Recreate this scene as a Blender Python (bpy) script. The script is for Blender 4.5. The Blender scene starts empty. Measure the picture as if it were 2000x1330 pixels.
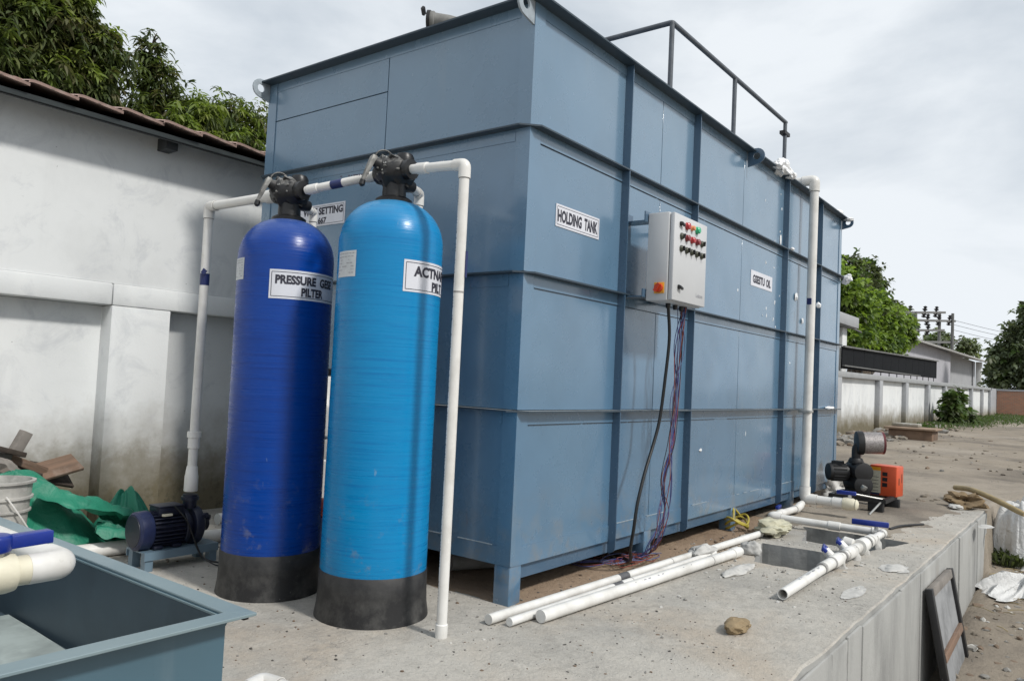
import bpy, bmesh, math, random
import numpy as np
from mathutils import Vector, Matrix, noise
from mathutils.geometry import tessellate_polygon

S = bpy.context.scene
COL = S.collection
RND = random.Random(11)
NP = np.random.default_rng(5)
PI = math.pi
D2R = math.radians

# ------------------------------------------------------------------ camera
cam_pos = Vector((-3.1856, -2.3898, 1.1539))
yaw, pit, rol = 0.916494, 0.0493186, 0.0471779
fw = Vector((math.sin(yaw) * math.cos(pit), math.cos(yaw) * math.cos(pit), math.sin(pit)))
rt = Vector((math.cos(yaw), -math.sin(yaw), 0))
up = rt.cross(fw)
r2 = rt * math.cos(rol) + up * math.sin(rol)
u2 = up * math.cos(rol) - rt * math.sin(rol)
cd = bpy.data.cameras.new('camera')
cd.sensor_width = 36.0
cd.lens = 1510.504 / 2000 * 36.0
cd.clip_start = 0.05
cd.clip_end = 2000
cam = bpy.data.objects.new('camera', cd)
COL.objects.link(cam)
m = Matrix.Identity(4)
for i in range(3):
    m[i][0], m[i][1], m[i][2], m[i][3] = r2[i], u2[i], -fw[i], cam_pos[i]
cam.matrix_world = m
S.camera = cam

# ------------------------------------------------------------------ light, sky, exposure
SUN_TO = Vector((-0.03, -1.0, 1.02)).normalized()        # towards the sun
SUN_EL = math.asin(SUN_TO.z)
SUN_AZ = math.atan2(SUN_TO.x, SUN_TO.y)                  # clockwise from +Y
sl = bpy.data.lights.new('sun', 'SUN')
sl.energy = 2.7
sl.angle = D2R(6)
sl.color = (1.0, 0.965, 0.91)
sun = bpy.data.objects.new('sun', sl)
COL.objects.link(sun)
sun.location = (0, -20, 20)
sun.rotation_euler = (-SUN_TO).to_track_quat('-Z', 'Y').to_euler()

W = bpy.data.worlds.new('World')
S.world = W
W.use_nodes = True
wn, wl = W.node_tree.nodes, W.node_tree.links
wn.clear()
w_out = wn.new('ShaderNodeOutputWorld')
w_mix = wn.new('ShaderNodeMixShader')
b_sky = wn.new('ShaderNodeBackground')
b_cld = wn.new('ShaderNodeBackground')
sky = wn.new('ShaderNodeTexSky')
sky.sky_type = 'NISHITA'
sky.sun_disc = False
sky.sun_elevation = SUN_EL
sky.sun_rotation = SUN_AZ
sky.air_density = 1.0
sky.dust_density = 2.0
wl.new(sky.outputs['Color'], b_sky.inputs['Color'])
b_sky.inputs['Strength'].default_value = 0.1
tc = wn.new('ShaderNodeTexCoord')
mp = wn.new('ShaderNodeMapping')
mp.inputs['Scale'].default_value = (1.0, 1.0, 2.6)
wl.new(tc.outputs['Generated'], mp.inputs['Vector'])
nz = wn.new('ShaderNodeTexNoise')
nz.inputs['Scale'].default_value = 2.1
nz.inputs['Detail'].default_value = 7
nz.inputs['Roughness'].default_value = 0.55
nz.inputs['Distortion'].default_value = 0.3
wl.new(mp.outputs['Vector'], nz.inputs['Vector'])
cr = wn.new('ShaderNodeValToRGB')
e = cr.color_ramp.elements
e[0].position, e[0].color = 0.36, (0.615, 0.675, 0.735, 1)
e[1].position, e[1].color = 0.58, (0.825, 0.87, 0.915, 1)
wl.new(nz.outputs['Fac'], cr.inputs['Fac'])
wl.new(cr.outputs['Color'], b_cld.inputs['Color'])
b_cld.inputs['Strength'].default_value = 1.0
cv = wn.new('ShaderNodeMapRange')
cv.inputs['From Min'].default_value = 0.35
cv.inputs['From Max'].default_value = 0.6
cv.inputs['To Min'].default_value = 0.88
cv.inputs['To Max'].default_value = 1.0
wl.new(nz.outputs['Fac'], cv.inputs['Value'])
wl.new(cv.outputs['Result'], w_mix.inputs['Fac'])
wl.new(b_sky.outputs[0], w_mix.inputs[1])
wl.new(b_cld.outputs[0], w_mix.inputs[2])
wl.new(w_mix.outputs[0], w_out.inputs['Surface'])

vs = S.view_settings
vs.view_transform = 'Standard'
vs.look = 'None'
vs.exposure = 0.06
vs.gamma = 1.0
vs.use_curve_mapping = False

# ------------------------------------------------------------------ helpers
def V(*a):
    return Vector(a)

def smooth01(t):
    t = max(0.0, min(1.0, t))
    return t * t * (3 - 2 * t)

def fbm(p, oct=4):
    s, a, f = 0.0, 1.0, 1.0
    for _ in range(oct):
        s += a * noise.noise(Vector(p) * f)
        a *= 0.5
        f *= 2.05
    return s

class MB:
    """collects geometry in world coordinates and links it as ONE mesh object"""
    def __init__(self):
        self.v, self.f, self.mi = [], [], []
    def add(self, vs_, fs_, mi=0):
        o = len(self.v)
        self.v += [tuple(p) for p in vs_]
        self.f += [tuple(i + o for i in f) for f in fs_]
        self.mi += [mi] * len(fs_)
        return self
    def hexa(self, P, mi=0):
        return self.add(P, [(0, 3, 2, 1), (4, 5, 6, 7), (0, 1, 5, 4), (1, 2, 6, 5), (2, 3, 7, 6), (3, 0, 4, 7)], mi)
    def box(self, a, b, mi=0):
        x0, x1 = sorted((a[0], b[0])); y0, y1 = sorted((a[1], b[1])); z0, z1 = sorted((a[2], b[2]))
        return self.hexa([(x0, y0, z0), (x1, y0, z0), (x1, y1, z0), (x0, y1, z0), (x0, y0, z1), (x1, y0, z1), (x1, y1, z1), (x0, y1, z1)], mi)
    def obox(self, c, size, rot, mi=0):
        """box of given size about c turned by an Euler (or Matrix)"""
        M = rot if isinstance(rot, Matrix) else Matrix.Rotation(rot[2], 3, 'Z') @ Matrix.Rotation(rot[1], 3, 'Y') @ Matrix.Rotation(rot[0], 3, 'X')
        h = [s / 2 for s in size]
        P = []
        for z in (-1, 1):
            for x, y in ((-1, -1), (1, -1), (1, 1), (-1, 1)):
                P.append(Vector(c) + M @ Vector((x * h[0], y * h[1], z * h[2])))
        return self.hexa(P, mi)
    def prism(self, poly, ext, mi=0):
        n = len(poly)
        P = [Vector(p) for p in poly]
        Q = [p + Vector(ext) for p in P]
        fs_ = [tuple(range(n - 1, -1, -1)), tuple(range(n, 2 * n))]
        for i in range(n):
            j = (i + 1) % n
            fs_.append((i, j, n + j, n + i))
        return self.add(P + Q, fs_, mi)
    def tube(self, pts, r, n=12, caps=True, mi=0, closed=False):
        P = [Vector(p) for p in pts]
        k = len(P)
        rr = r if isinstance(r, (list, tuple)) else [r] * k
        T = []
        for i in range(k):
            a = P[max(i - 1, 0)]; b = P[min(i + 1, k - 1)]
            t = (b - a)
            T.append(t.normalized() if t.length > 1e-9 else Vector((0, 0, 1)))
        u = T[0].orthogonal().normalized()
        vs_, fs_ = [], []
        for i in range(k):
            u = (u - T[i] * u.dot(T[i]))
            u = u.normalized() if u.length > 1e-6 else T[i].orthogonal().normalized()
            w = T[i].cross(u)
            for j in range(n):
                a = 2 * PI * j / n
                vs_.append(P[i] + (u * math.cos(a) + w * math.sin(a)) * rr[i])
        for i in range(k - 1):
            for j in range(n):
                j2 = (j + 1) % n
                fs_.append((i * n + j, i * n + j2, (i + 1) * n + j2, (i + 1) * n + j))
        if caps:
            fs_.append(tuple(range(n - 1, -1, -1)))
            fs_.append(tuple((k - 1) * n + j for j in range(n)))
        return self.add(vs_, fs_, mi)
    def lathe(self, prof, org, axis=(0, 0, 1), n=24, mi=0):
        """prof: list of (radius, height along axis)"""
        A = Vector(axis).normalized()
        u = A.orthogonal().normalized()
        if abs(A.z) > 0.99: u = Vector((1, 0, 0))
        w = A.cross(u)
        O = Vector(org)
        vs_, fs_ = [], []
        for (r, h) in prof:
            for j in range(n):
                a = 2 * PI * j / n
                vs_.append(O + A * h + (u * math.cos(a) + w * math.sin(a)) * max(r, 1e-4))
        for i in range(len(prof) - 1):
            for j in range(n):
                j2 = (j + 1) % n
                fs_.append((i * n + j, i * n + j2, (i + 1) * n + j2, (i + 1) * n + j))
        if prof[0][0] > 1e-3: fs_.append(tuple(range(n - 1, -1, -1)))
        if prof[-1][0] > 1e-3: fs_.append(tuple((len(prof) - 1) * n + j for j in range(n)))
        return self.add(vs_, fs_, mi)
    def blob(self, c, rad, amp=0.2, freq=2.0, sub=3, seed=0, flat=None, mi=0, ridged=False):
        bm = bmesh.new()
        bmesh.ops.create_icosphere(bm, subdivisions=sub, radius=1.0)
        vs_, fs_ = [], []
        for i, v in enumerate(bm.verts):
            v.index = i
            q = v.co * freq + Vector((seed * 7.3, seed * 3.1, seed * 1.7))
            d = fbm(q, 4)
            if ridged: d = 0.5 - abs(d)
            k = 1 + amp * d
            p = Vector(c) + Vector((v.co.x * rad[0], v.co.y * rad[1], v.co.z * rad[2])) * k
            if flat is not None and p.z < flat: p.z = flat + 0.05 * (p.z - flat)
            vs_.append(p)
        for f in bm.faces: fs_.append(tuple(v.index for v in f.verts))
        bm.free()
        return self.add(vs_, fs_, mi)
    def mesh(self, name, mats, origin=(0, 0, 0), smooth=None, bevel=0.0, bseg=2):
        O = Vector(origin)
        me = bpy.data.meshes.new(name)
        me.from_pydata([tuple(Vector(p) - O) for p in self.v], [], self.f)
        for mt in (mats if isinstance(mats, (list, tuple)) else [mats]):
            me.materials.append(mt)
        me.polygons.foreach_set('material_index', self.mi)
        if bevel > 0:
            bm = bmesh.new(); bm.from_mesh(me)
            bmesh.ops.remove_doubles(bm, verts=bm.verts, dist=1e-5)
            ed = [x for x in bm.edges if len(x.link_faces) == 2 and x.calc_face_angle(0) > D2R(32)]
            try:
                bmesh.ops.bevel(bm, geom=ed, offset=bevel, segments=bseg, affect='EDGES', profile=0.5, clamp_overlap=True)
            except Exception:
                pass
            bm.to_mesh(me); bm.free()
            if smooth is None: smooth = 40
        if smooth is not None:
            me.polygons.foreach_set('use_smooth', [True] * len(me.polygons))
            me.set_sharp_from_angle(angle=D2R(smooth))
        me.update()
        return me
    def build(self, name, mats, parent=None, smooth=None, bevel=0.0, bseg=2):
        O = root_loc(parent) if parent else Vector((0, 0, 0))
        me = self.mesh(name, mats, O, smooth, bevel, bseg)
        o = bpy.data.objects.new(name, me)
        COL.objects.link(o)
        if parent: o.parent = parent
        return o

def root_loc(o):
    p = Vector(o.location)
    while o.parent:
        o = o.parent
        p += o.location
    return p

def inst(me, name, parent, loc, rot=(0, 0, 0), scale=(1, 1, 1)):
    """another piece that shares mesh data; loc in world coordinates"""
    o = bpy.data.objects.new(name, me)
    COL.objects.link(o)
    if parent:
        o.parent = parent
        o.location = Vector(loc) - root_loc(parent)
    else:
        o.location = loc
    o.rotation_euler = rot
    o.scale = scale
    return o

def thing(name, label, cat, loc, group=None):
    o = bpy.data.objects.new(name, None)
    o.empty_display_size = 0.1
    COL.objects.link(o)
    o.location = loc
    return tag(o, label, cat, group)

def tag(o, label=None, cat=None, group=None, kind=None):
    if label: o['label'] = label
    if cat: o['category'] = cat
    if group: o['group'] = group
    if kind: o['kind'] = kind
    return o

def fillet(pts, rad, n=7):
    """polyline with rounded corners"""
    P = [Vector(p) for p in pts]
    out = [P[0]]
    for i in range(1, len(P) - 1):
        a, b, c = P[i - 1], P[i], P[i + 1]
        d1, d2 = (a - b).normalized(), (c - b).normalized()
        r = min(rad, (a - b).length * 0.49, (c - b).length * 0.49)
        p0, p2 = b + d1 * r, b + d2 * r
        for k in range(n + 1):
            t = k / n
            out.append(p0 * (1 - t) ** 2 + b * 2 * t * (1 - t) + p2 * t * t)
    out.append(P[-1])
    return out

def spline(pts, n=8):
    """Catmull-Rom through pts"""
    P = [Vector(p) for p in pts]
    P = [P[0] * 2 - P[1]] + P + [P[-1] * 2 - P[-2]]
    out = []
    for i in range(1, len(P) - 2):
        a, b, c, d = P[i - 1], P[i], P[i + 1], P[i + 2]
        for k in range(n):
            t = k / n
            out.append(0.5 * ((2 * b) + (c - a) * t + (2 * a - 5 * b + 4 * c - d) * t * t + (3 * b - a - 3 * c + d) * t ** 3))
    out.append(P[-2])
    return out

def text_polys(s, w, h, bold=0.018, shear=0.0):
    """flat lettering fitted into a w x h box centred at 0: (2-D points, faces)"""
    cu = bpy.data.curves.new('lettering', 'FONT')
    cu.body = s
    cu.offset = bold
    cu.resolution_u = 3
    ob = bpy.data.objects.new('lettering', cu)
    COL.objects.link(ob)
    dg = bpy.context.evaluated_depsgraph_get()
    ev = ob.evaluated_get(dg)
    me = ev.to_mesh()
    P = [(v.co.x, v.co.y) for v in me.vertices]
    F = [tuple(p.vertices) for p in me.polygons]
    ev.to_mesh_clear()
    bpy.data.objects.remove(ob)
    bpy.data.curves.remove(cu)
    x0, x1 = min(p[0] for p in P), max(p[0] for p in P)
    y0, y1 = min(p[1] for p in P), max(p[1] for p in P)
    P = [((x - (x0 + x1) / 2) / (x1 - x0) * w, (y - (y0 + y1) / 2) / (y1 - y0) * h) for x, y in P]
    return P, F

def grid_frame(w, h, t):
    """thin rectangular outline w x h of stroke t, subdivided along its length: (pts, faces)"""
    P, F = [], []
    def strip(x0, y0, x1, y1, n):
        for i in range(n):
            a, b = i / n, (i + 1) / n
            if abs(x1 - x0) > abs(y1 - y0):
                q = [(x0 + (x1 - x0) * a, y0 - t / 2), (x0 + (x1 - x0) * b, y0 - t / 2), (x0 + (x1 - x0) * b, y0 + t / 2), (x0 + (x1 - x0) * a, y0 + t / 2)]
            else:
                q = [(x0 - t / 2, y0 + (y1 - y0) * a), (x0 + t / 2, y0 + (y1 - y0) * a), (x0 + t / 2, y0 + (y1 - y0) * b), (x0 - t / 2, y0 + (y1 - y0) * b)]
            o = len(P); P.extend(q); F.append((o, o + 1, o + 2, o + 3))
    strip(-w / 2, h / 2, w / 2, h / 2, 16); strip(-w / 2, -h / 2, w / 2, -h / 2, 16)
    strip(-w / 2, -h / 2 + t / 2, -w / 2, h / 2 - t / 2, 1); strip(w / 2, -h / 2 + t / 2, w / 2, h / 2 - t / 2, 1)
    return P, F

# ------------------------------------------------------------------ materials
class Mat:
    def __init__(self, name):
        self.m = bpy.data.materials.new(name)
        self.m.use_nodes = True
        self.n, self.l = self.m.node_tree.nodes, self.m.node_tree.links
        self.b = self.n['Principled BSDF']
        self.tc = self.n.new('ShaderNodeTexCoord')
        self.col = None
        self.bump = None
    def set(self, **k):
        for a, v in k.items():
            self.b.inputs[a.replace('_', ' ')].default_value = v
        return self
    def coord(self, scale=(1, 1, 1), which='Object'):
        mp = self.n.new('ShaderNodeMapping')
        mp.inputs['Scale'].default_value = scale
        self.l.new(self.tc.outputs[which], mp.inputs['Vector'])
        return mp.outputs['Vector']
    def noise(self, scale, detail=4, rough=0.55, stretch=(1, 1, 1), dist=0.0, which='Object'):
        n = self.n.new('ShaderNodeTexNoise')
        n.inputs['Scale'].default_value = scale
        n.inputs['Detail'].default_value = detail
        n.inputs['Roughness'].default_value = rough
        n.inputs['Distortion'].default_value = dist
        self.l.new(self.coord(stretch, which), n.inputs['Vector'])
        return n.outputs['Fac']
    def voro(self, scale, feature='F1', stretch=(1, 1, 1)):
        n = self.n.new('ShaderNodeTexVoronoi')
        n.feature = feature
        n.inputs['Scale'].default_value = scale
        self.l.new(self.coord(stretch), n.inputs['Vector'])
        return n.outputs['Distance']
    def ramp(self, fac, a, b, lo=0.0, hi=1.0):
        r = self.n.new('ShaderNodeMapRange')
        r.inputs['From Min'].default_value = a
        r.inputs['From Max'].default_value = b
        r.inputs['To Min'].default_value = lo
        r.inputs['To Max'].default_value = hi
        self.l.new(fac, r.inputs['Value'])
        return r.outputs['Result']
    def math(self, op, a, b):
        n = self.n.new('ShaderNodeMath')
        n.operation = op
        for i, x in enumerate((a, b)):
            if isinstance(x, (int, float)): n.inputs[i].default_value = x
            else: self.l.new(x, n.inputs[i])
        return n.outputs[0]
    def sep(self, what='Object', axis='Z'):
        s = self.n.new('ShaderNodeSeparateXYZ')
        if what == 'Normal':
            g = self.n.new('ShaderNodeNewGeometry')
            self.l.new(g.outputs['Normal'], s.inputs[0])
        elif what == 'World':
            g = self.n.new('ShaderNodeNewGeometry')
            self.l.new(g.outputs['Position'], s.inputs[0])
        else:
            self.l.new(self.tc.outputs[what], s.inputs[0])
        return s.outputs[axis]
    def base(self, c):
        self.b.inputs['Base Color'].default_value = (*c, 1)
        self.col = c
        return self
    def over(self, c, fac):
        """lay colour c over what is there with mask fac"""
        x = self.n.new('ShaderNodeMix')
        x.data_type = 'RGBA'
        if isinstance(self.col, tuple): x.inputs['A'].default_value = (*self.col, 1)
        else: self.l.new(self.col, x.inputs['A'])
        x.inputs['B'].default_value = (*c, 1)
        if isinstance(fac, (int, float)): x.inputs['Factor'].default_value = fac
        else: self.l.new(fac, x.inputs['Factor'])
        self.col = x.outputs['Result']
        self.l.new(self.col, self.b.inputs['Base Color'])
        return self
    def rough(self, fac):
        self.l.new(fac, self.b.inputs['Roughness'])
        return self
    def bumps(self, h, strength=0.3, dist=0.01):
        n = self.n.new('ShaderNodeBump')
        n.inputs['Strength'].default_value = strength
        n.inputs['Distance'].default_value = dist
        self.l.new(h, n.inputs['Height'])
        if self.bump is not None: self.l.new(self.bump, n.inputs['Normal'])
        self.bump = n.outputs['Normal']
        self.l.new(self.bump, self.b.inputs['Normal'])
        return self

def plain(name, c, rough=0.5, var=0.25, scale=8.0, metal=0.0, spec=0.5, bump=0.15):
    M = Mat(name).base(c).set(Roughness=rough, Metallic=metal)
    M.b.inputs['Specular IOR Level'].default_value = spec
    if var:
        f = M.noise(scale, 5, 0.6)
        M.over(tuple(x * (1 - var) for x in c), M.ramp(f, 0.42, 0.68))
        M.over(tuple(min(1, x * (1 + var * 0.6)) for x in c), M.ramp(M.noise(scale * 3.1, 3), 0.55, 0.8, 0, 0.7))
    if bump:
        M.bumps(M.noise(scale * 6, 4), bump, 0.004)
    return M.m

def tank_paint(name, base, rough=(0.16, 0.34), dirt=0.5, coat=0.0, sheen_wear=0.0):
    M = Mat(name).base(base)
    M.b.inputs['Specular IOR Level'].default_value = 0.8
    M.b.inputs['Coat Weight'].default_value = coat
    M.b.inputs['Coat Roughness'].default_value = 0.12
    M.over(tuple(x * 0.82 for x in base), M.ramp(M.noise(1.7, 4, 0.6), 0.42, 0.7, 0, 0.8))
    M.over((base[0] * 1.35, base[1] * 1.2, base[2] * 1.08), M.ramp(M.noise(0.8, 3, 0.5, (1, 1, 0.35)), 0.48, 0.75, 0, 0.6))
    # rain streaks and dust
    M.over((0.23, 0.27, 0.29), M.math('MULTIPLY', M.ramp(M.noise(9, 4, 0.6, (1, 1, 0.08)), 0.56, 0.78, 0, 0.5 * dirt), M.ramp(M.noise(1.3, 3), 0.45, 0.7)))
    # sky sheen painted in as a paler colour, most on the upper plates
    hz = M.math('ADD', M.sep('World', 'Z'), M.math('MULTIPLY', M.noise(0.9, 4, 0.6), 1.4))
    M.over((0.26, 0.35, 0.43), M.ramp(hz, 2.2, 4.1, 0, 0.45 * sheen_wear))
    # mud splashed on the lowest band, rust bleeding from edges
    M.over((0.20, 0.19, 0.17), M.math('MULTIPLY', M.ramp(M.sep('World', 'Z'), 0.62, 0.18, 0, 0.7), M.ramp(M.noise(6, 6, 0.7), 0.48, 0.66, 0, sheen_wear)))
    M.over((0.20, 0.095, 0.04), M.math('MULTIPLY', M.ramp(M.noise(17, 5, 0.7, (1, 1, 0.10)), 0.64, 0.72, 0, 0.55 * sheen_wear), M.ramp(M.noise(1.5, 3), 0.53, 0.62)))
    # flecks of dark grime and white spatter
    M.over((0.03, 0.04, 0.055), M.ramp(M.voro(21), 0.035, 0.02, 0, 0.75))
    M.over((0.55, 0.58, 0.6), M.math('MULTIPLY', M.ramp(M.voro(11), 0.05, 0.035), M.ramp(M.noise(1.1, 2), 0.62, 0.66)))
    M.over((0.25, 0.13, 0.06), M.math('MULTIPLY', M.ramp(M.noise(26, 5, 0.7), 0.70, 0.76, 0, 0.7), M.ramp(M.noise(2.3, 2), 0.55, 0.65)))
    M.rough(M.ramp(M.noise(3.2, 5, 0.6), 0.3, 0.7, rough[0], rough[1]))
    M.bumps(M.noise(1.5, 2, 0.4), 0.34, 0.06)
    M.bumps(M.noise(260, 2), 0.05, 0.001)
    return M.m

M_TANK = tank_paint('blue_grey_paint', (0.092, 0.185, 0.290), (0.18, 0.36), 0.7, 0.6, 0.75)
M_TRIM = tank_paint('blue_grey_steel', (0.060, 0.115, 0.185))  # darker copy of the tank paint, with the ribs' shade put in
M_RING = Mat('shaded_ring_paint').base((0.035, 0.055, 0.075)).set(Roughness=0.45)  # shade of the ring undersides put into a dark base colour
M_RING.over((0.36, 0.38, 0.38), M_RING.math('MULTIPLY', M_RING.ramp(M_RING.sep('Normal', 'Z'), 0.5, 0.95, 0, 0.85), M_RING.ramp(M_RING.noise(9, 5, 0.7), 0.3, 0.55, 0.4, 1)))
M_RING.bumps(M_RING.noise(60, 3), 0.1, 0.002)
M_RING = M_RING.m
M_SEAM = plain('weld_seam', (0.02, 0.03, 0.045), 0.7, 0.3, 30)
M_LUG = plain('primer_grey', (0.33, 0.38, 0.42), 0.5, 0.25, 14)
M_TRAY = tank_paint('tray_paint', (0.058, 0.122, 0.168), (0.25, 0.45), 1.0)
M_TRAYIN = plain('tray_inside_shade', (0.048, 0.074, 0.094), 0.5, 0.3, 2.5)  # shade inside the tray put into a darker colour
M_TRAYRIM = tank_paint('tray_rim_paint', (0.165, 0.235, 0.265), (0.3, 0.5), 1.0)
M_PALEPLATE = plain('pale_plate', (0.33, 0.38, 0.37), 0.7, 0.35, 5)
M_STAND = tank_paint('stand_paint', (0.13, 0.2, 0.26), (0.3, 0.5), 0.8)

def frp(name, c, light, dark):
    M = Mat(name).base(c).set(Roughness=0.3)
    M.b.inputs['Specular IOR Level'].default_value = 0.35
    s = M.noise(3.0, 6, 0.65, (1, 1, 38))
    M.over(dark, M.ramp(s, 0.50, 0.72, 0, 0.75))
    M.over(light, M.ramp(M.noise(2.4, 6, 0.7, (1, 1, 60)), 0.60, 0.78, 0, 0.5))
    M.over(tuple(min(1, x * 1.6 + 0.08) for x in light), M.math('MULTIPLY', M.ramp(M.noise(9, 5, 0.7, (1, 1, 22)), 0.66, 0.74, 0, 0.55), M.ramp(M.noise(2.0, 3), 0.5, 0.62)))
    M.over(dark, M.ramp(M.noise(1.1, 3, 0.5), 0.45, 0.75, 0, 0.5))
    # scuffs, drips of cement and splashed mud towards the foot
    M.over((0.30, 0.36, 0.42), M.math('MULTIPLY', M.ramp(M.noise(38, 3, 0.6, (1, 1, 0.25)), 0.70, 0.74, 0, 0.5), M.ramp(M.noise(3, 3), 0.52, 0.62)))
    M.over((0.20, 0.20, 0.20), M.math('MULTIPLY', M.ramp(M.sep('World', 'Z'), 0.75, 0.2), M.ramp(M.noise(13, 5, 0.7), 0.56, 0.68, 0, 0.45)))
    # dust that has settled on the shoulder of the dome
    nz_ = M.sep('Normal', 'Z')
    M.over(tuple(min(1, x * 0.55 + 0.10) for x in light), M.math('MULTIPLY', M.ramp(nz_, 0.30, 0.95, 0, 0.6), M.ramp(M.noise(5, 5, 0.7), 0.3, 0.62, 0.25, 1)))
    M.rough(M.ramp(M.noise(4, 4, 0.6, (1, 1, 14)), 0.3, 0.7, 0.2, 0.42))
    M.bumps(M.noise(2.2, 4, 0.6, (1, 1, 60)), 0.25, 0.004)
    return M.m

M_FRP1 = frp('navy_fibreglass', (0.001, 0.045, 0.275), (0.004, 0.095, 0.40), (0.001, 0.022, 0.16))
M_FRP2 = frp('sky_blue_fibreglass', (0.002, 0.215, 0.475), (0.014, 0.32, 0.58), (0.001, 0.125, 0.36))
M_SKIRT = Mat('black_rubber_base').base((0.013, 0.013, 0.014)).set(Roughness=0.6)
M_SKIRT.over((0.10, 0.098, 0.092), M_SKIRT.math('MULTIPLY', M_SKIRT.ramp(M_SKIRT.noise(7, 6, 0.72), 0.44, 0.66, 0, 0.7), M_SKIRT.ramp(M_SKIRT.sep('World', 'Z'), 0.25, 0.0, 0.15, 1)))
M_SKIRT.over((0.22, 0.21, 0.19), M_SKIRT.ramp(M_SKIRT.noise(34, 4, 0.7), 0.68, 0.75, 0, 0.6))
M_SKIRT.bumps(M_SKIRT.noise(20, 4), 0.25, 0.004)
M_SKIRT = M_SKIRT.m
M_BLACK = plain('black_plastic', (0.010, 0.010, 0.011), 0.38, 0.4, 20)
M_DUSTBLK = Mat('dusty_black_plastic').base((0.011, 0.011, 0.012)).set(Roughness=0.5)
M_DUSTBLK.over((0.30, 0.295, 0.28), M_DUSTBLK.math('MULTIPLY', M_DUSTBLK.ramp(M_DUSTBLK.sep('Normal', 'Z'), 0.1, 0.9, 0, 0.75), M_DUSTBLK.ramp(M_DUSTBLK.noise(28, 4), 0.4, 0.62)))
M_DUSTBLK = M_DUSTBLK.m
M_DUSTGREY = plain('dusty_grey_cap', (0.17, 0.165, 0.155), 0.6, 0.55, 26)
M_CHROME = plain('worn_metal', (0.27, 0.265, 0.25), 0.5, 0.6, 30, metal=0.3)
M_BOLT = plain('zinc_bolt', (0.5, 0.5, 0.48), 0.4, 0.2, 30, metal=0.7)
M_PVC = Mat('white_pvc').base((0.72, 0.71, 0.68)).set(Roughness=0.34)
M_PVC.over((0.48, 0.46, 0.42), M_PVC.ramp(M_PVC.noise(5, 5, 0.6), 0.46, 0.74, 0, 0.75)).over((0.36, 0.34, 0.30), M_PVC.ramp(M_PVC.noise(26, 5, 0.7), 0.64, 0.78, 0, 0.5))
M_PVC.bumps(M_PVC.noise(60, 3), 0.05, 0.002)
M_PVC = M_PVC.m
M_CREAM = plain('cream_cpvc', (0.68, 0.64, 0.50), 0.4, 0.12, 9)
M_GLUE = plain('grey_glue_line', (0.30, 0.29, 0.28), 0.5, 0.2, 40)
M_TAPE = plain('blue_tape', (0.012, 0.022, 0.11), 0.4, 0.15, 20)
M_DKTAPE = plain('grey_tape', (0.10, 0.10, 0.105), 0.5, 0.3, 60)
M_HANDLE = plain('blue_handle', (0.008, 0.028, 0.24), 0.32, 0.15, 12)
M_INK = plain('dark_ink', (0.028, 0.028, 0.045), 0.6, 0.2, 60, bump=0)
M_GREYINK = plain('faded_ink', (0.33, 0.33, 0.36), 0.6, 0.3, 90, bump=0)
M_SIGN = plain('sign_sheet', (0.66, 0.67, 0.72), 0.4, 0.06, 4, bump=0)
M_PAPER = plain('paper_label', (0.56, 0.585, 0.60), 0.55, 0.12, 14, bump=0)
M_BOXPAINT = plain('light_grey_powder_coat', (0.55, 0.56, 0.57), 0.45, 0.06, 2, bump=0.05)
M_RED = plain('red_lamp', (0.42, 0.025, 0.03), 0.25, 0.1, 20)
M_AMBER = plain('amber_lamp', (0.75, 0.30, 0.13), 0.25, 0.1, 20)
M_GREEN = plain('green_lamp', (0.03, 0.42, 0.20), 0.25, 0.1, 20)
M_YEL = plain('yellow_plastic', (0.75, 0.33, 0.02), 0.35, 0.1, 20)
M_REDSW = plain('red_plastic', (0.55, 0.05, 0.015), 0.35, 0.1, 20)
M_CABLE = plain('black_cable', (0.008, 0.009, 0.010), 0.4, 0.2, 20)
M_WBLUE = plain('blue_wire', (0.04, 0.045, 0.19), 0.45, 0.2, 20)
M_WRED = plain('red_wire', (0.22, 0.05, 0.035), 0.45, 0.2, 20)
M_WPUR = plain('slate_blue_wire', (0.10, 0.115, 0.23), 0.45, 0.2, 20)
M_WBLK = plain('dark_wire', (0.012, 0.012, 0.02), 0.45, 0.2, 20)
M_NAVY = plain('navy_pump_paint', (0.012, 0.019, 0.062), 0.42, 0.3, 16)
M_DKNAVY = plain('dark_pump_paint', (0.010, 0.013, 0.030), 0.45, 0.3, 16)
M_ORANGE = plain('orange_guard', (0.60, 0.085, 0.025), 0.4, 0.15, 6)
M_BLACKIRON = plain('black_iron', (0.012, 0.012, 0.013), 0.5, 0.4, 18)
M_STEEL = plain('steel_mesh', (0.38, 0.35, 0.34), 0.4, 0.5, 70, metal=0.5, bump=0.5)
M_GALV = plain('painted_pipe_rail', (0.10, 0.115, 0.135), 0.5, 0.3, 12)
M_FOAM = plain('white_foam', (0.80, 0.81, 0.82), 0.8, 0.08, 12, bump=0.5)
M_PLASTER = plain('white_cement', (0.50, 0.49, 0.465), 0.85, 0.25, 18, bump=0.5)
M_RUST = plain('rusty_red', (0.20, 0.06, 0.03), 0.8, 0.5, 20)
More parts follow.
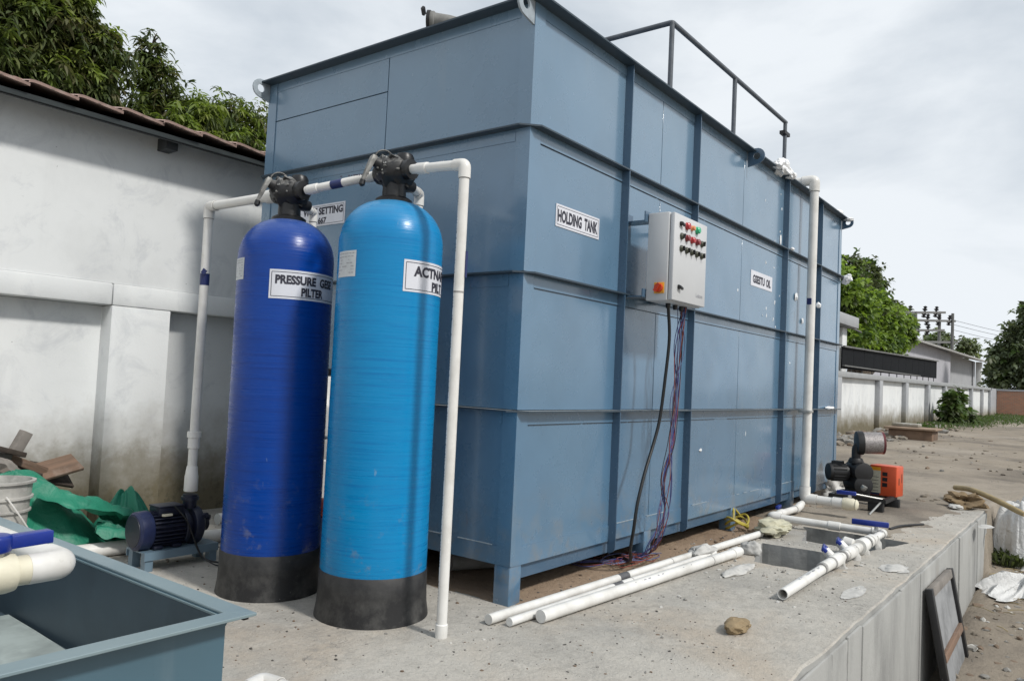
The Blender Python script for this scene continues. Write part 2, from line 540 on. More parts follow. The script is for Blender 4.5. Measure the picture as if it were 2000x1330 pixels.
# ------------------------------------------------------------------ ground materials
def concrete(name, base, dark, warm, stain=0.6, spots=True):
    M = Mat(name).base(base).set(Roughness=0.9)
    M.b.inputs['Specular IOR Level'].default_value = 0.25
    M.over(dark, M.ramp(M.noise(0.9, 6, 0.62), 0.46, 0.72, 0, stain))
    M.over(warm, M.ramp(M.noise(0.7, 5, 0.6, (1, 1, 1), 0.6), 0.52, 0.72, 0, 0.75))
    M.over(tuple(min(1, x * 1.25) for x in base), M.ramp(M.noise(4.5, 6, 0.7), 0.55, 0.75, 0, 0.65))
    M.over(tuple(x * 0.60 for x in base), M.math('MULTIPLY', M.ramp(M.noise(13, 7, 0.78), 0.48, 0.64, 0, 0.75), M.ramp(M.noise(1.1, 4), 0.36, 0.6, 0.25, 1)))
    M.over(tuple(min(1, x * 1.22) for x in base), M.ramp(M.noise(55, 4, 0.7), 0.56, 0.70, 0, 0.55))
    M.over(tuple(x * 0.55 for x in base), M.ramp(M.noise(38, 4, 0.75), 0.56, 0.72, 0, 0.6))
    if spots:
        sp = M.math('MULTIPLY', M.ramp(M.voro(17), 0.075, 0.05), M.ramp(M.noise(2.4, 3), 0.44, 0.58))
        M.over((0.075, 0.07, 0.065), M.math('MULTIPLY', sp, 0.8))
        sp2 = M.math('MULTIPLY', M.ramp(M.voro(46), 0.10, 0.07), M.ramp(M.noise(3.7, 3), 0.5, 0.6))
        M.over((0.10, 0.095, 0.09), M.math('MULTIPLY', sp2, 0.75))
    M.over((0.10, 0.095, 0.088), M.math('MULTIPLY', M.ramp(M.voro(75), 0.16, 0.10), M.ramp(M.noise(6, 3), 0.46, 0.56, 0, 0.6)))
    M.over((0.13, 0.125, 0.115), M.math('MULTIPLY', M.ramp(M.math('ABSOLUTE', M.math('SUBTRACT', M.noise(0.75, 6, 0.62), 0.5), 0), 0.0022, 0.0006, 0, 0.55), M.ramp(M.noise(0.9, 2), 0.52, 0.56)))
    M.bumps(M.noise(5, 6, 0.6), 0.45, 0.03)
    M.bumps(M.noise(24, 5, 0.7), 0.6, 0.012)
    M.bumps(M.noise(80, 5, 0.75), 0.8, 0.006)
    return M.m

M_SLAB = concrete('slab_concrete', (0.46, 0.435, 0.39), (0.28, 0.27, 0.25), (0.43, 0.35, 0.265), 0.8)
M_FORM = Mat('formed_concrete_face').base((0.34, 0.34, 0.325)).set(Roughness=0.85)
M_FORM.over((0.17, 0.17, 0.165), M_FORM.ramp(M_FORM.noise(2.2, 6, 0.65, (1, 1, 0.25)), 0.46, 0.7, 0, 0.85))
M_FORM.over((0.46, 0.46, 0.44), M_FORM.ramp(M_FORM.noise(1.6, 4, 0.6, (1, 1, 0.5)), 0.55, 0.75, 0, 0.7))
M_FORM.over((0.07, 0.068, 0.062), M_FORM.ramp(M_FORM.noise(15, 5, 0.7, (1, 1, 0.22)), 0.64, 0.76, 0, 0.7))
M_FORM.over((0.24, 0.20, 0.15), M_FORM.ramp(M_FORM.noise(1.1, 4), 0.58, 0.74, 0, 0.6))
M_FORM.bumps(M_FORM.noise(30, 5, 0.7), 0.5, 0.008)
M_FORM = M_FORM.m
M_PIT = plain('pit_concrete', (0.33, 0.33, 0.32), 0.9, 0.35, 6, bump=0.6)

def soil(name, base, dark, pale, green=0.0):
    M = Mat(name).base(base).set(Roughness=0.95)
    M.b.inputs['Specular IOR Level'].default_value = 0.15
    M.over(dark, M.ramp(M.noise(0.55, 6, 0.65), 0.45, 0.64, 0, 0.95))
    M.over(pale, M.ramp(M.noise(0.33, 5, 0.6, (1, 1, 1), 0.8), 0.5, 0.7, 0, 0.8))
    M.over(dark, M.ramp(M.noise(7, 6, 0.75), 0.54, 0.72, 0, 0.75))
    M.over(tuple(x * 1.25 for x in pale), M.ramp(M.noise(23, 5, 0.7), 0.62, 0.74, 0, 0.55))
    if green:
        M.over((0.055, 0.075, 0.03), M.math('MULTIPLY', M.ramp(M.noise(1.3, 5, 0.7), 0.5, 0.65), green))
    M.bumps(M.noise(2.2, 6, 0.65), 0.6, 0.05)
    M.bumps(M.noise(26, 6, 0.75), 0.9, 0.015)
    return M.m

M_DIRT = soil('brown_earth', (0.275, 0.237, 0.190), (0.150, 0.132, 0.112), (0.345, 0.305, 0.255))
M_SAND = soil('sandy_spill', (0.33, 0.245, 0.175), (0.23, 0.165, 0.115), (0.38, 0.31, 0.24))

# ------------------------------------------------------------------ ground sheet
def ground_z(x, y):
    far = -0.03 + 0.0065 * max(0.0, x - 8.0) * (1 if x < 60 else 0) + (0.34 if x >= 60 else 0.0)
    low = max(-0.98, -0.59 - 0.063 * (6.48 - x)) if x < 6.48 else -0.59 + 0.04 * (x - 6.48)
    if y < -1.4:
        k = smooth01((x - 6.55 - 0.35 * (-1.4 - y)) / 1.9)
        z = low * (1 - k) + far * k
        rough = 0.05
    else:
        if x < 6.3:
            z, rough = low - 0.06, 0.0
        else:
            z, rough = far - 0.012 * (1 - smooth01((x - 6.4) / 1.0)), 0.022
    n = fbm((x * 0.9, y * 0.9, 0.3), 4) * rough + fbm((x * 3.1, y * 3.1, 2.1), 3) * rough * 0.45
    if x > 40: n *= 0.5
    return z + n

def axis(segs):
    out = []
    for a, b, st in segs:
        k = max(1, int(round((b - a) / st)))
        out += [a + (b - a) * i / k for i in range(k)]
    return out + [segs[-1][1]]

gx = axis([(-900, -100, 200), (-100, -12, 11), (-12, -2, 1.0), (-2, 6.3, 0.16), (6.3, 6.5, 0.1), (6.5, 14, 0.12), (14, 30, 0.4), (30, 62, 1.0), (62, 120, 8), (120, 900, 130)])
gy = axis([(-900, -60, 140), (-60, -8, 6), (-8, -4, 0.5), (-4, -1.46, 0.12), (-1.46, -1.34, 0.06), (-1.34, 4, 0.22), (4, 20, 2), (20, 100, 16), (100, 900, 160)])
g = MB()
nx, ny = len(gx), len(gy)
g.v = [(x, y, ground_z(x, y)) for y in gy for x in gx]
g.f = [(j * nx + i, j * nx + i + 1, (j + 1) * nx + i + 1, (j + 1) * nx + i) for j in range(ny - 1) for i in range(nx - 1)]
g.mi = [0] * len(g.f)
tag(g.build('ground', M_DIRT, smooth=80), kind='structure')

# ------------------------------------------------------------------ raised concrete platform with two open pits
def jag(a, b, n, amp, seed):
    A, B = Vector(a), Vector(b)
    d = (B - A); nrm = Vector((-d.y, d.x)).normalized()
    return [A + d * (k / n) + nrm * (amp * noise.noise(Vector((k * 0.37 + seed, seed * 2.1, 0.5)))) * (1 if k else 0) for k in range(n)]

def ring(poly, n, amp, seed):
    out = []
    for i in range(len(poly)):
        out += jag(poly[i], poly[(i + 1) % len(poly)], n, amp, seed + i * 5.7)
    return out

SX0, SX1, SY0, SY1 = -7.0, 6.49, -1.40, 3.30
front = [Vector((SX0 + (SX1 - SX0) * k / 110, SY0 + 0.014 * noise.noise(Vector((k * 0.6, 1, 1))) + 0.006 * noise.noise(Vector((k * 2.3, 4, 1))))) for k in range(111)]
front_low = [Vector((p.x, p.y)) for p in front]
front = [Vector((p.x, p.y + 0.006 + 0.006 * noise.noise(Vector((i * 0.9, 7, 1))) + 0.022 * max(0, -0.15 + noise.noise(Vector((i * 0.31, 3, 5)))))) for i, p in enumerate(front)]
outer = front + [Vector((SX1, 0.0)), Vector((SX1, SY1)), Vector((SX0, SY1))]
PIT = [[(2.05, -0.52), (2.06, -0.96), (2.79, -0.99), (2.73, -0.34)], [(3.08, -0.53), (3.10, -1.02), (3.73, -1.17), (3.745, -0.34)]]
pits = [ring(p, 14, 0.028, 3.0 + 9 * i) for i, p in enumerate(PIT)]
loops = [[Vector((p.x, p.y, 0.0)) for p in L] for L in [outer] + pits]
tri = tessellate_polygon(loops)
flat_pts = [p for L in loops for p in L]
mb = MB()
mb.add(flat_pts, [t for t in tri])
# sides of the slab
n0 = len(outer)
for i in range(n0):
    a, b = outer[i], outer[(i + 1) % n0]
    if i < len(front) - 1:
        c_, d_ = front_low[i], front_low[i + 1]
        za, zb_ = -0.008 - 0.006 * noise.noise(Vector((i * 0.8, 2, 9))), -0.008 - 0.006 * noise.noise(Vector(((i + 1) * 0.8, 2, 9)))
        mb.add([(a.x, a.y, 0), (b.x, b.y, 0), (d_.x, d_.y, zb_), (c_.x, c_.y, za)], [(0, 3, 2, 1)], 0)
        a, b = Vector((c_.x, c_.y, za)), Vector((d_.x, d_.y, zb_))
        mb.add([a, b, (b.x, b.y, -1.15), (a.x, a.y, -1.15)], [(0, 3, 2, 1)], 1)
        continue
    mb.add([(a.x, a.y, 0), (b.x, b.y, 0), (b.x, b.y, -1.15), (a.x, a.y, -1.15)], [(0, 3, 2, 1)], 1)
for L in pits:
    n1 = len(L)
    for i in range(n1):
        a, b = L[i], L[(i + 1) % n1]
        mb.add([(a.x, a.y, 0), (b.x, b.y, 0), (b.x, b.y, -0.42), (a.x, a.y, -0.42)], [(0, 1, 2, 3)], 2)
    mb.add([(p.x, p.y, -0.42) for p in L], [tuple(range(n1))], 2)
bmt = mb.mesh('platform', [M_SLAB, M_FORM, M_PIT])
bm = bmesh.new(); bm.from_mesh(bmt)
bmesh.ops.recalc_face_normals(bm, faces=[f for f in bm.faces])
for f in bm.faces:
    if f.material_index == 0 and f.normal.z < 0: f.normal_flip()
bm.to_mesh(bmt); bm.free()
platform = bpy.data.objects.new('platform', bmt)
COL.objects.link(platform)
tag(platform, kind='structure')
# cast panels along the edge: joints recessed, each panel a little proud or shy of the next
xs = -3.4
k = 0
while xs < 6.40:
    w = [0.92, 0.61, 1.22, 0.61, 0.92, 0.3][k % 6] * (1 + 0.08 * math.sin(k * 2.2))
    x1 = min(xs + w, 6.46)
    d = 0.018 + 0.012 * noise.noise(Vector((k * 1.9, 0.3, 0.7)))
    b = MB().box((xs + 0.006, SY0 + 0.004, -1.14), (x1 - 0.006, SY0 - d, -0.022 - 0.01 * abs(math.sin(k * 1.3))))
    b.build('cast_panel', M_FORM, platform, bevel=0.008)
    xs = x1
    k += 1

# sandy spill over the slab round the tank's feet
def soil_patch(name, x0, x1, y0, y1, step, edge, h, mat, seed):
    mbp = MB()
    xa, ya = x0 - 0.5, y0 - 0.5
    nxp, nyp = int((x1 - x0 + 1.0) / step) + 1, int((y1 - y0 + 1.0) / step) + 1
    idx = {}
    def inside(x, y):
        dx = min(x - x0, x1 - x); dy = min(y - y0, y1 - y)
        return min(dx, dy) + edge * noise.noise(Vector((x * 1.1, y * 1.1, seed))) + 0.5 * edge * noise.noise(Vector((x * 3.7, y * 3.7, seed)))
    for j in range(nyp):
        for i in range(nxp):
            x, y = xa + i * step, ya + j * step
            d = inside(x, y)
            if d < -0.06 or y < -1.3 or x > 6.62 or (2.0 < x < 2.84 and -1.05 < y < -0.30) or (3.02 < x < 3.80 and -1.2 < y < -0.30): continue
            k = smooth01(d / 0.28)
            z = -0.004 + 0.008 * smooth01((d + 0.06) / 0.10) + k * h * (0.55 + 0.5 * fbm((x * 2.3, y * 2.3, seed), 3)) + 0.006 * k * fbm((x * 11, y * 11, seed), 3)
            idx[(i, j)] = len(mbp.v); mbp.v.append((x, y, z))
    for j in range(nyp - 1):
        for i in range(nxp - 1):
            q = [(i, j), (i + 1, j), (i + 1, j + 1), (i, j + 1)]
            if all(t in idx for t in q):
                mbp.f.append(tuple(idx[t] for t in q)); mbp.mi.append(0)
    return tag(mbp.build(name, mat, smooth=70), kind='structure')

soil_patch('sandy_soil', 0.10, 6.40, -0.25, 2.5, 0.035, 0.24, 0.012, M_SAND, 3.3)
soil_patch('earth_spill', 3.8, 6.60, -1.05, 0.4, 0.06, 0.35, 0.020, M_DIRT, 8.1)

# ------------------------------------------------------------------ boundary wall with recessed bays
def lime(name, c, grime):
    M = Mat(name).base(c).set(Roughness=0.85)
    M.b.inputs['Specular IOR Level'].default_value = 0.25
    M.over(tuple(x * 0.80 for x in c), M.ramp(M.noise(1.2, 6, 0.6), 0.5, 0.70, 0, 0.6))
    M.over((c[0] * 0.72, c[1] * 0.73, c[2] * 0.76), M.ramp(M.noise(3.1, 7, 0.72, (1, 1, 1), 0.7), 0.52, 0.66, 0, 0.55))
    M.over((min(1, c[0] * 1.13), min(1, c[1] * 1.12), min(1, c[2] * 1.1)), M.ramp(M.noise(2.3, 5, 0.6, (1, 1, 0.3)), 0.52, 0.74, 0, 0.7))
    # streaks running down and damp rising from the ground
    M.over(tuple(x * 0.76 for x in c), M.ramp(M.noise(5, 5, 0.65, (1, 1, 0.09)), 0.58, 0.8, 0, grime * 0.5))
    zz = M.sep('World', 'Z')
    damp = M.math('ADD', zz, M.math('MULTIPLY', M.noise(2.6, 5, 0.7), -0.75))
    M.over((0.33, 0.315, 0.28), M.ramp(damp, 0.50, 0.05, 0, 0.85))
    M.over((0.15, 0.128, 0.078), M.ramp(damp, 0.22, -0.16, 0, 0.92))
    M.over((0.045, 0.05, 0.035), M.math('MULTIPLY', M.ramp(damp, 0.0, -0.32), M.ramp(M.noise(14, 5, 0.7), 0.5, 0.66, 0, 0.7)))
    M.over((0.12, 0.12, 0.115), M.math('MULTIPLY', M.ramp(M.voro(7), 0.03, 0.018), 0.7))
    M.over((0.14, 0.14, 0.13), M.math('MULTIPLY', M.ramp(M.noise(31, 4, 0.7), 0.70, 0.75), M.ramp(M.noise(1.7, 3), 0.55, 0.65, 0, 0.8)))
    M.bumps(M.noise(3, 4, 0.5), 0.25, 0.02)
    M.bumps(M.noise(60, 4, 0.6), 0.3, 0.003)
    return M.m

M_LIME = lime('whitewash', (0.70, 0.715, 0.715), 0.5)
M_LIMEGREY = lime('weathered_whitewash', (0.36, 0.37, 0.385), 0.9)
M_BAND = lime('grey_whitewash_band', (0.33, 0.34, 0.345), 0.9)
YW = 3.14            # face of pilasters and band

wall = thing('boundary_wall', 'long whitewashed boundary wall with recessed bays running behind the tank to the far brick wall', 'wall', (0, YW, 0))
def wall_top(x):
    return 1.69 if x < 6 else 1.74 + 0.0063 * (x - 14) if x > 14 else 1.69
pil = [(-9.2, -8.77), (-4.9, -4.47), (-0.60, -0.17), (4.0, 4.43), (8.4, 8.83), (13.2, 13.63), (18.1, 18.53), (22.95, 23.38), (27.02, 27.45), (31.4, 31.85), (35.6, 36.0), (40.05, 40.48), (44.3, 44.7), (48.95, 49.38), (52.9, 53.4)]
for i, (a, b_) in enumerate(pil):
    gz = -0.6 if a > 6.5 else -0.15
    tz = wall_top(a)
    MB().box((a, YW, gz), (b_, YW + 0.20, tz - 0.155)).build('pilaster', M_LIME if a < 10 else M_LIMEGREY, wall, bevel=0.006)
    if i + 1 < len(pil):
        c = pil[i + 1][0]
        t2 = wall_top(c)
        MB().hexa([(b_, YW + 0.15, gz), (c, YW + 0.15, gz), (c, YW + 0.30, gz), (b_, YW + 0.30, gz), (b_, YW + 0.15, tz - 0.156), (c, YW + 0.15, t2 - 0.156), (c, YW + 0.30, t2 - 0.156), (b_, YW + 0.30, tz - 0.156)]).build('bay_panel', M_LIME, wall)
        p0, p1 = a, pil[i + 1][0]
        n = 1
        MB().hexa([(p0, YW - 0.004, tz - 0.153), (p1 - 0.003, YW - 0.004, t2 - 0.153), (p1 - 0.003, YW + 0.32, t2 - 0.153), (p0, YW + 0.32, tz - 0.153), (p0, YW - 0.004, tz), (p1 - 0.003, YW - 0.004, t2), (p1 - 0.003, YW + 0.32, t2), (p0, YW + 0.32, tz)]).build('capping_band', M_LIME if a < 10 else M_BAND, wall, bevel=0.012)
MB().box((53.4, YW, -0.5), (56.2, YW + 0.3, 1.98)).build('end_pier', M_LIMEGREY, wall)

# ------------------------------------------------------------------ whitewashed building with a tiled roof on top of that wall
bld = thing('tiled_building', 'whitewashed building with a scalloped red clay tile eave, leftmost behind the filters', 'building', (-2, 4.5, 0))
BX0, BX1 = -9.0, 4.6
mbw = MB()
mbw.box((BX0, YW + 0.012, 1.692), (BX1, YW + 0.30, 2.825))
mbw.build('upper_wall', M_LIME, bld)
MB().box((BX0 + 0.01, YW + 0.31, -0.2), (BX1, 8.2, 2.84)).build('rear_block', M_LIME, bld)
# roof: pitch about 20 degrees, eave at y 2.86
PITCH = D2R(15)
EY, EZ = 2.85, 2.792
sl_dir = Vector((0, math.cos(PITCH), math.sin(PITCH)))
nrm_r = Vector((0, -math.sin(PITCH), math.cos(PITCH)))
M_TILE = Mat('clay_tile').base((0.36, 0.25, 0.215)).set(Roughness=0.85)
M_TILE.over((0.20, 0.135, 0.115), M_TILE.ramp(M_TILE.noise(3, 6, 0.65), 0.45, 0.7, 0, 0.85)).over((0.45, 0.35, 0.31), M_TILE.ramp(M_TILE.noise(9, 5, 0.7), 0.56, 0.72, 0, 0.7)).over((0.05, 0.05, 0.045), M_TILE.ramp(M_TILE.noise(13, 5, 0.7), 0.6, 0.72, 0, 0.7))
M_TILE.bumps(M_TILE.noise(40, 4, 0.6), 0.4, 0.005)
M_TILE = M_TILE.m
M_SOFFIT = plain('dark_soffit_sheet', (0.045, 0.055, 0.058), 0.85, 0.3, 5)
M_PURLIN = plain('dark_purlin', (0.05, 0.055, 0.06), 0.7, 0.3, 9)
P0 = Vector((0, EY + 0.04, EZ - 0.025))
q = []
for x in (BX0 - 0.2, BX1 + 0.2):
    a = Vector((x, 0, 0)) + P0; b_ = a + sl_dir * 4.6
    q.append((a, b_))
mbs = MB()
th = nrm_r * -0.03
mbs.hexa([q[0][0] + th, q[1][0] + th, q[1][1] + th, q[0][1] + th, q[0][0], q[1][0], q[1][1], q[0][1]])
mbs.build('roof_sheet', M_SOFFIT, bld)
# one clay tile: a flat pan with a raised roll at its side and a thick butt
TW, TL = 0.285, 0.40
tp, tf = [], []
prof = [(-0.012, 0.016), (0.0, 0.026), (0.02, 0.029), (0.06, 0.026), (0.12, 0.019), (0.18, 0.013), (0.24, 0.008), (0.27, 0.004), (TW, 0.001)]
for s_ in (0, 1):
    for (x, z) in prof: tp.append((x, s_ * TL, z + (0.022 if s_ == 0 else 0.0)))
for s_ in (0, 1):
    for (x, z) in prof: tp.append((x, s_ * TL, z + (0.022 if s_ == 0 else 0.0) - 0.017))
n = len(prof)
for i in range(n - 1):
    tf.append((i, i + 1, n + i + 1, n + i))
    tf.append((2 * n + i, 3 * n + i, 3 * n + i + 1, 2 * n + i + 1))
    tf.append((i, 2 * n + i, 2 * n + i + 1, i + 1))
tm = MB().add(tp, tf).mesh('roof_tile', M_TILE, smooth=50)
rows = 7
cols = 36
x_start = -5.6
for r_ in range(rows):
    for c in range(cols):
        jit = 0.010 * noise.noise(Vector((c * 1.7, r_ * 2.9, 0.2)))
        loc = Vector((x_start + c * TW, EY, EZ)) + sl_dir * (r_ * 0.33 + jit * 1.5) + nrm_r * (0.004 + abs(jit))
        o = inst(tm, 'roof_tile', bld, loc, (PITCH + jit * 0.6, jit * 0.8, jit * 0.8))
for xx in (-6.2, -4.3, -2.3, -0.31, 1.7, 3.6):
    MB().box((xx - 0.045, 3.02, 2.70), (xx + 0.045, YW + 0.011, 2.79)).build('rafter_end', M_PURLIN, bld, bevel=0.004)
MB().box((BX0, EY + 0.075, EZ - 0.055), (BX1, EY + 0.10, EZ - 0.012)).build('eave_batten', M_PURLIN, bld)

# ------------------------------------------------------------------ beyond the end of the tank
M_SHEDWALL = lime('lavender_render', (0.44, 0.44, 0.475), 0.3)
M_SHEDROOF = plain('cement_sheet', (0.36, 0.355, 0.34), 0.85, 0.25, 2, bump=0.3)
M_DARKSHEET = plain('black_sheet', (0.007, 0.008, 0.010), 0.8, 0.3, 3, spec=0.15)
M_POLE = plain('concrete_pole', (0.15, 0.15, 0.145), 0.85, 0.25, 4)

gate = thing('roadside_house', 'flat roofed white house end with a corner pillar, partly hidden by the tank edge', 'building', (22, 6, 0))
MB().box((12.0, 5.4, -0.5), (25.2, 9.5, 3.55)).build('wall', M_LIMEGREY, gate)
MB().box((25.75, 5.0, -0.5), (26.35, 5.5, 3.55)).build('pillar', M_LIME, gate, bevel=0.02)
MB().box((11.6, 4.7, 3.56), (26.75, 9.8, 3.95)).build('roof_slab', M_LIMEGREY, gate, bevel=0.02)
MB().tube([(26.7, 5.2, 3.72), (29.2, 5.2, 3.62)], 0.04, 8).build('projecting_beam', M_POLE, gate)

scr = thing('sheet_screen', 'long black sheet screen standing above the far boundary wall, below the bright green tree', 'screen', (29, 3.9, 1.8))
sx = 21.3
while sx < 37.6:
    x1 = min(sx + 1.35, 37.9)
    t0, t1 = 2.60 + 0.019 * (sx - 21.3), 2.60 + 0.019 * (x1 - 21.3)
    MB().hexa([(sx + .01, 3.86, 1.93 + .011 * (sx - 21.3)), (x1 - .01, 3.86, 1.93 + .011 * (x1 - 21.3)), (x1 - .01, 3.90, 1.93 + .011 * (x1 - 21.3)), (sx + .01, 3.90, 1.93 + .011 * (sx - 21.3)), (sx + .01, 3.86, t0), (x1 - .01, 3.86, t1), (x1 - .01, 3.90, t1), (sx + .01, 3.90, t0)]).build('sheet', M_DARKSHEET, scr)
    MB().box((sx - 0.012, 3.905, -0.4), (sx + 0.012, 3.935, 2.55)).build('post', M_POLE, scr)
    sx = x1
MB().hexa([(21.3, 3.78, 2.57), (37.9, 3.78, 2.90), (37.9, 3.85, 2.90), (21.3, 3.85, 2.57), (21.3, 3.78, 2.62), (37.9, 3.78, 2.95), (37.9, 3.85, 2.95), (21.3, 3.85, 2.62)]).build('rail', M_POLE, scr)
MB().hexa([(21.3, 3.78, 2.0), (33.5, 3.78, 2.07), (33.5, 3.85, 2.07), (21.3, 3.85, 2.0), (21.3, 3.78, 2.04), (33.5, 3.78, 2.11), (33.5, 3.85, 2.11), (21.3, 3.85, 2.04)]).build('rail', M_POLE, scr)

shed = thing('low_shed', 'pale lavender shed with a long sloping cement sheet roof and a dark open bay', 'shed', (66, 9, 0))
MB().box((42.0, 8.0, -0.3), (71.9, 8.2, 5.05)).build('wall', M_SHEDWALL, shed)
MB().box((71.7, 8.21, -0.3), (71.9, 14.0, 5.3)).build('side_wall', M_SHEDWALL, shed)
MB().box((71.93, 8.75, -0.3), (94.5, 8.95, 5.36)).build('bay_wall', M_LIMEGREY, shed)
MB().box((91.8, 7.9, -0.3), (92.8, 8.4, 5.25)).build('column', M_LIME, shed, bevel=0.03)
rx = 41.0
while rx < 94.0:
    x1 = min(rx + 2.4, 94.6)
    ze0, ze1 = 4.84 + 0.0079 * (rx - 47.8), 4.84 + 0.0079 * (x1 - 47.8)
    MB().hexa([(rx, 7.3, ze0), (x1 - 0.02, 7.3, ze1), (x1 - 0.02, 16, ze1 + 2.0), (rx, 16, ze0 + 2.0), (rx, 7.3, ze0 + .14), (x1 - 0.02, 7.3, ze1 + .14), (x1 - 0.02, 16, ze1 + 2.14), (rx, 16, ze0 + 2.14)]).build('roof_sheet', M_SHEDROOF, shed)
    rx = x1

bw = thing('brick_wall', 'low bare red brick wall closing the far end of the yard', 'wall', (56, -2, 0))
M_BRICK = Mat('bare_brick').set(Roughness=0.9)
bt = M_BRICK.n.new('ShaderNodeTexBrick')
bt.inputs['Color1'].default_value = (0.45, 0.20, 0.12, 1); bt.inputs['Color2'].default_value = (0.33, 0.165, 0.11, 1)
bt.inputs['Mortar'].default_value = (0.33, 0.26, 0.20, 1)
bt.inputs['Scale'].default_value = 1.0
bt.inputs['Brick Width'].default_value = 0.24; bt.inputs['Row Height'].default_value = 0.085; bt.inputs['Mortar Size'].default_value = 0.012
sw = M_BRICK.n.new('ShaderNodeCombineXYZ'); sx_ = M_BRICK.n.new('ShaderNodeSeparateXYZ')
M_BRICK.l.new(M_BRICK.tc.outputs['Object'], sx_.inputs[0]); M_BRICK.l.new(sx_.outputs['Y'], sw.inputs['X']); M_BRICK.l.new(sx_.outputs['Z'], sw.inputs['Y'])
M_BRICK.l.new(sw.outputs[0], bt.inputs['Vector'])
M_BRICK.col = bt.outputs['Color']
M_BRICK.over((0.36, 0.27, 0.21), M_BRICK.ramp(M_BRICK.noise(1.2, 6, 0.7), 0.55, 0.72, 0, 0.7)).over((0.16, 0.13, 0.10), M_BRICK.ramp(M_BRICK.noise(0.7, 5, 0.6), 0.55, 0.72, 0, 0.5))
M_BRICK = M_BRICK.m
MB().box((56.0, -14, -0.4), (56.24, YW - 0.02, 1.86)).build('brickwork', M_BRICK, bw)
MB().box((55.95, -14, 1.863), (56.3, YW - 0.02, 1.98)).build('coping', M_LIMEGREY, bw)

# four-post electric structure behind the shed
pst = thing('power_pole_structure', 'grey concrete four post power structure with insulators behind the shed roof', 'power pole', (86, 12, 0))
for (px, py, zt) in ((76.0, 13.4, 8.95), (79.0, 12.0, 9.35), (92.6, 12.0, 10.75), (96.0, 11.2, 10.85)):
    MB().tube([(px, py, -0.3), (px, py, zt)], [0.20, 0.15], 8).build('post', M_POLE, pst)
arms = [((74.4, 12.2, 8.86), (94.9, 11.8, 10.85)), ((79.5, 12.2, 8.62), (98.6, 11.3, 10.2)), ((72.6, 12.6, 7.1), (94.4, 11.8, 8.82)), ((83.7, 12.1, 6.8), (99.6, 11.2, 7.82))]
for a, b_ in arms:
    A, B = Vector(a), Vector(b_)
    MB().obox((A + B) / 2, ((B - A).length, 0.14, 0.24), (0, -math.atan2(B.z - A.z, math.hypot(B.x - A.x, B.y - A.y)), math.atan2(B.y - A.y, B.x - A.x))).build('cross_arm', M_POLE, pst)
ins = MB().lathe([(0.08, -0.62), (0.3, -0.5), (0.1, -0.36), (0.3, -0.2), (0.1, -0.06), (0.12, 0.25), (0.3, 0.4), (0.1, 0.55), (0.24, 0.7), (0.05, 0.85)], (0, 0, 0), n=10).mesh('insulator', M_BLACKIRON, smooth=40)
for ai, ts in ((0, (0.12, 0.45, 0.74)), (1, (0.28, 0.55, 0.83)), (2, (0.14, 0.42, 0.62))):
    A, B = Vector(arms[ai][0]), Vector(arms[ai][1])
    for t in ts:
        inst(ins, 'insulator', pst, A + (B - A) * t, (0.1, 0.25, 0), (0.85, 0.85, 0.85))
for k, (z0, z1, y1) in enumerate(((10.1, 10.4, 2), (9.6, 9.7, 1.0), (9.0, 9.0, 0.0))):
    P = [V(96.0, 11.2, z0), V(104, 7.5, z0 - 0.65), V(118, 2.0 - k, z1 - 1.5), V(140, -6 - k, z1 - 1.2)]
    MB().tube(spline(P, 6), 0.022, 5).build('power_line', M_BLACKIRON, pst)
# ------------------------------------------------------------------ the big steel tank
TL_, TWD = 6.0, 2.31
ZL = [0.20, 0.992, 1.711, 2.481, 3.147]
tank = thing('steel_tank', 'large blue grey welded steel tank with stiffener ribs, standing on short legs', 'tank', (3.0, 1.15, 0))
MB().box((0.012, 0.012, 0.212), (5.988, TWD - 0.012, 3.13)).build('inner_shell', M_SEAM, tank)
GAP = 0.003
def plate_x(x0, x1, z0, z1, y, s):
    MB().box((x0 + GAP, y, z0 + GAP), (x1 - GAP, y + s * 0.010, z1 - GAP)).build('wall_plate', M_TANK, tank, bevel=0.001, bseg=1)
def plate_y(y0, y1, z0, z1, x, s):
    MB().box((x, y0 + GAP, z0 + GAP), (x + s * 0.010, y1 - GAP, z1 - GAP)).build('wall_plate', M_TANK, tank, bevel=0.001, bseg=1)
for k in range(4):
    z0, z1 = ZL[k], ZL[k + 1]
    for i in range(4):
        plate_x(0.012 if i == 0 else 1.5 * i, 5.988 if i == 3 else 1.5 * (i + 1), z0, z1, 0.0, 1)
    plate_x(0.012, 5.988, z0, z1, TWD, -1)
    plate_y(0.012, TWD - 0.012, z0, z1, TL_, -1)
    if k == 3:
        plate_y(0.012, 1.10, z0, z1, 0.0, 1)
        plate_y(1.10, TWD - 0.012, z0, 2.868, 0.0, 1); plate_y(1.10, TWD - 0.012, 2.868, z1, 0.0, 1)
    elif k == 2:
        plate_y(0.012, 1.09, z0, z1, 0.0, 1); plate_y(1.09, TWD - 0.012, z0, z1, 0.0, 1)
    else:
        plate_y(0.012, TWD - 0.012, z0, z1, 0.0, 1)
MB().box((0.02, 0.02, 3.131), (5.98, TWD - 0.02, 3.1375)).build('top_plate', M_TRIM, tank)
# corner angles
pr_ = 0.006
for (cx, sx_) in ((0, 1), (6.0, -1)):
    for (cy, sy_) in ((0, 1), (TWD, -1)):
        b = MB()
        a = 0.088
        for k in range(4):
            b.box((cx - sx_ * pr_, cy - sy_ * pr_, ZL[k] + 0.004), (cx + sx_ * a, cy - sy_ * 0.0005, ZL[k + 1] - 0.010))
            b.box((cx - sx_ * pr_, cy - sy_ * 0.0005, ZL[k] + 0.004), (cx - sx_ * 0.0005, cy + sy_ * a, ZL[k + 1] - 0.010))
        b.build('corner_angle', M_TANK, tank)
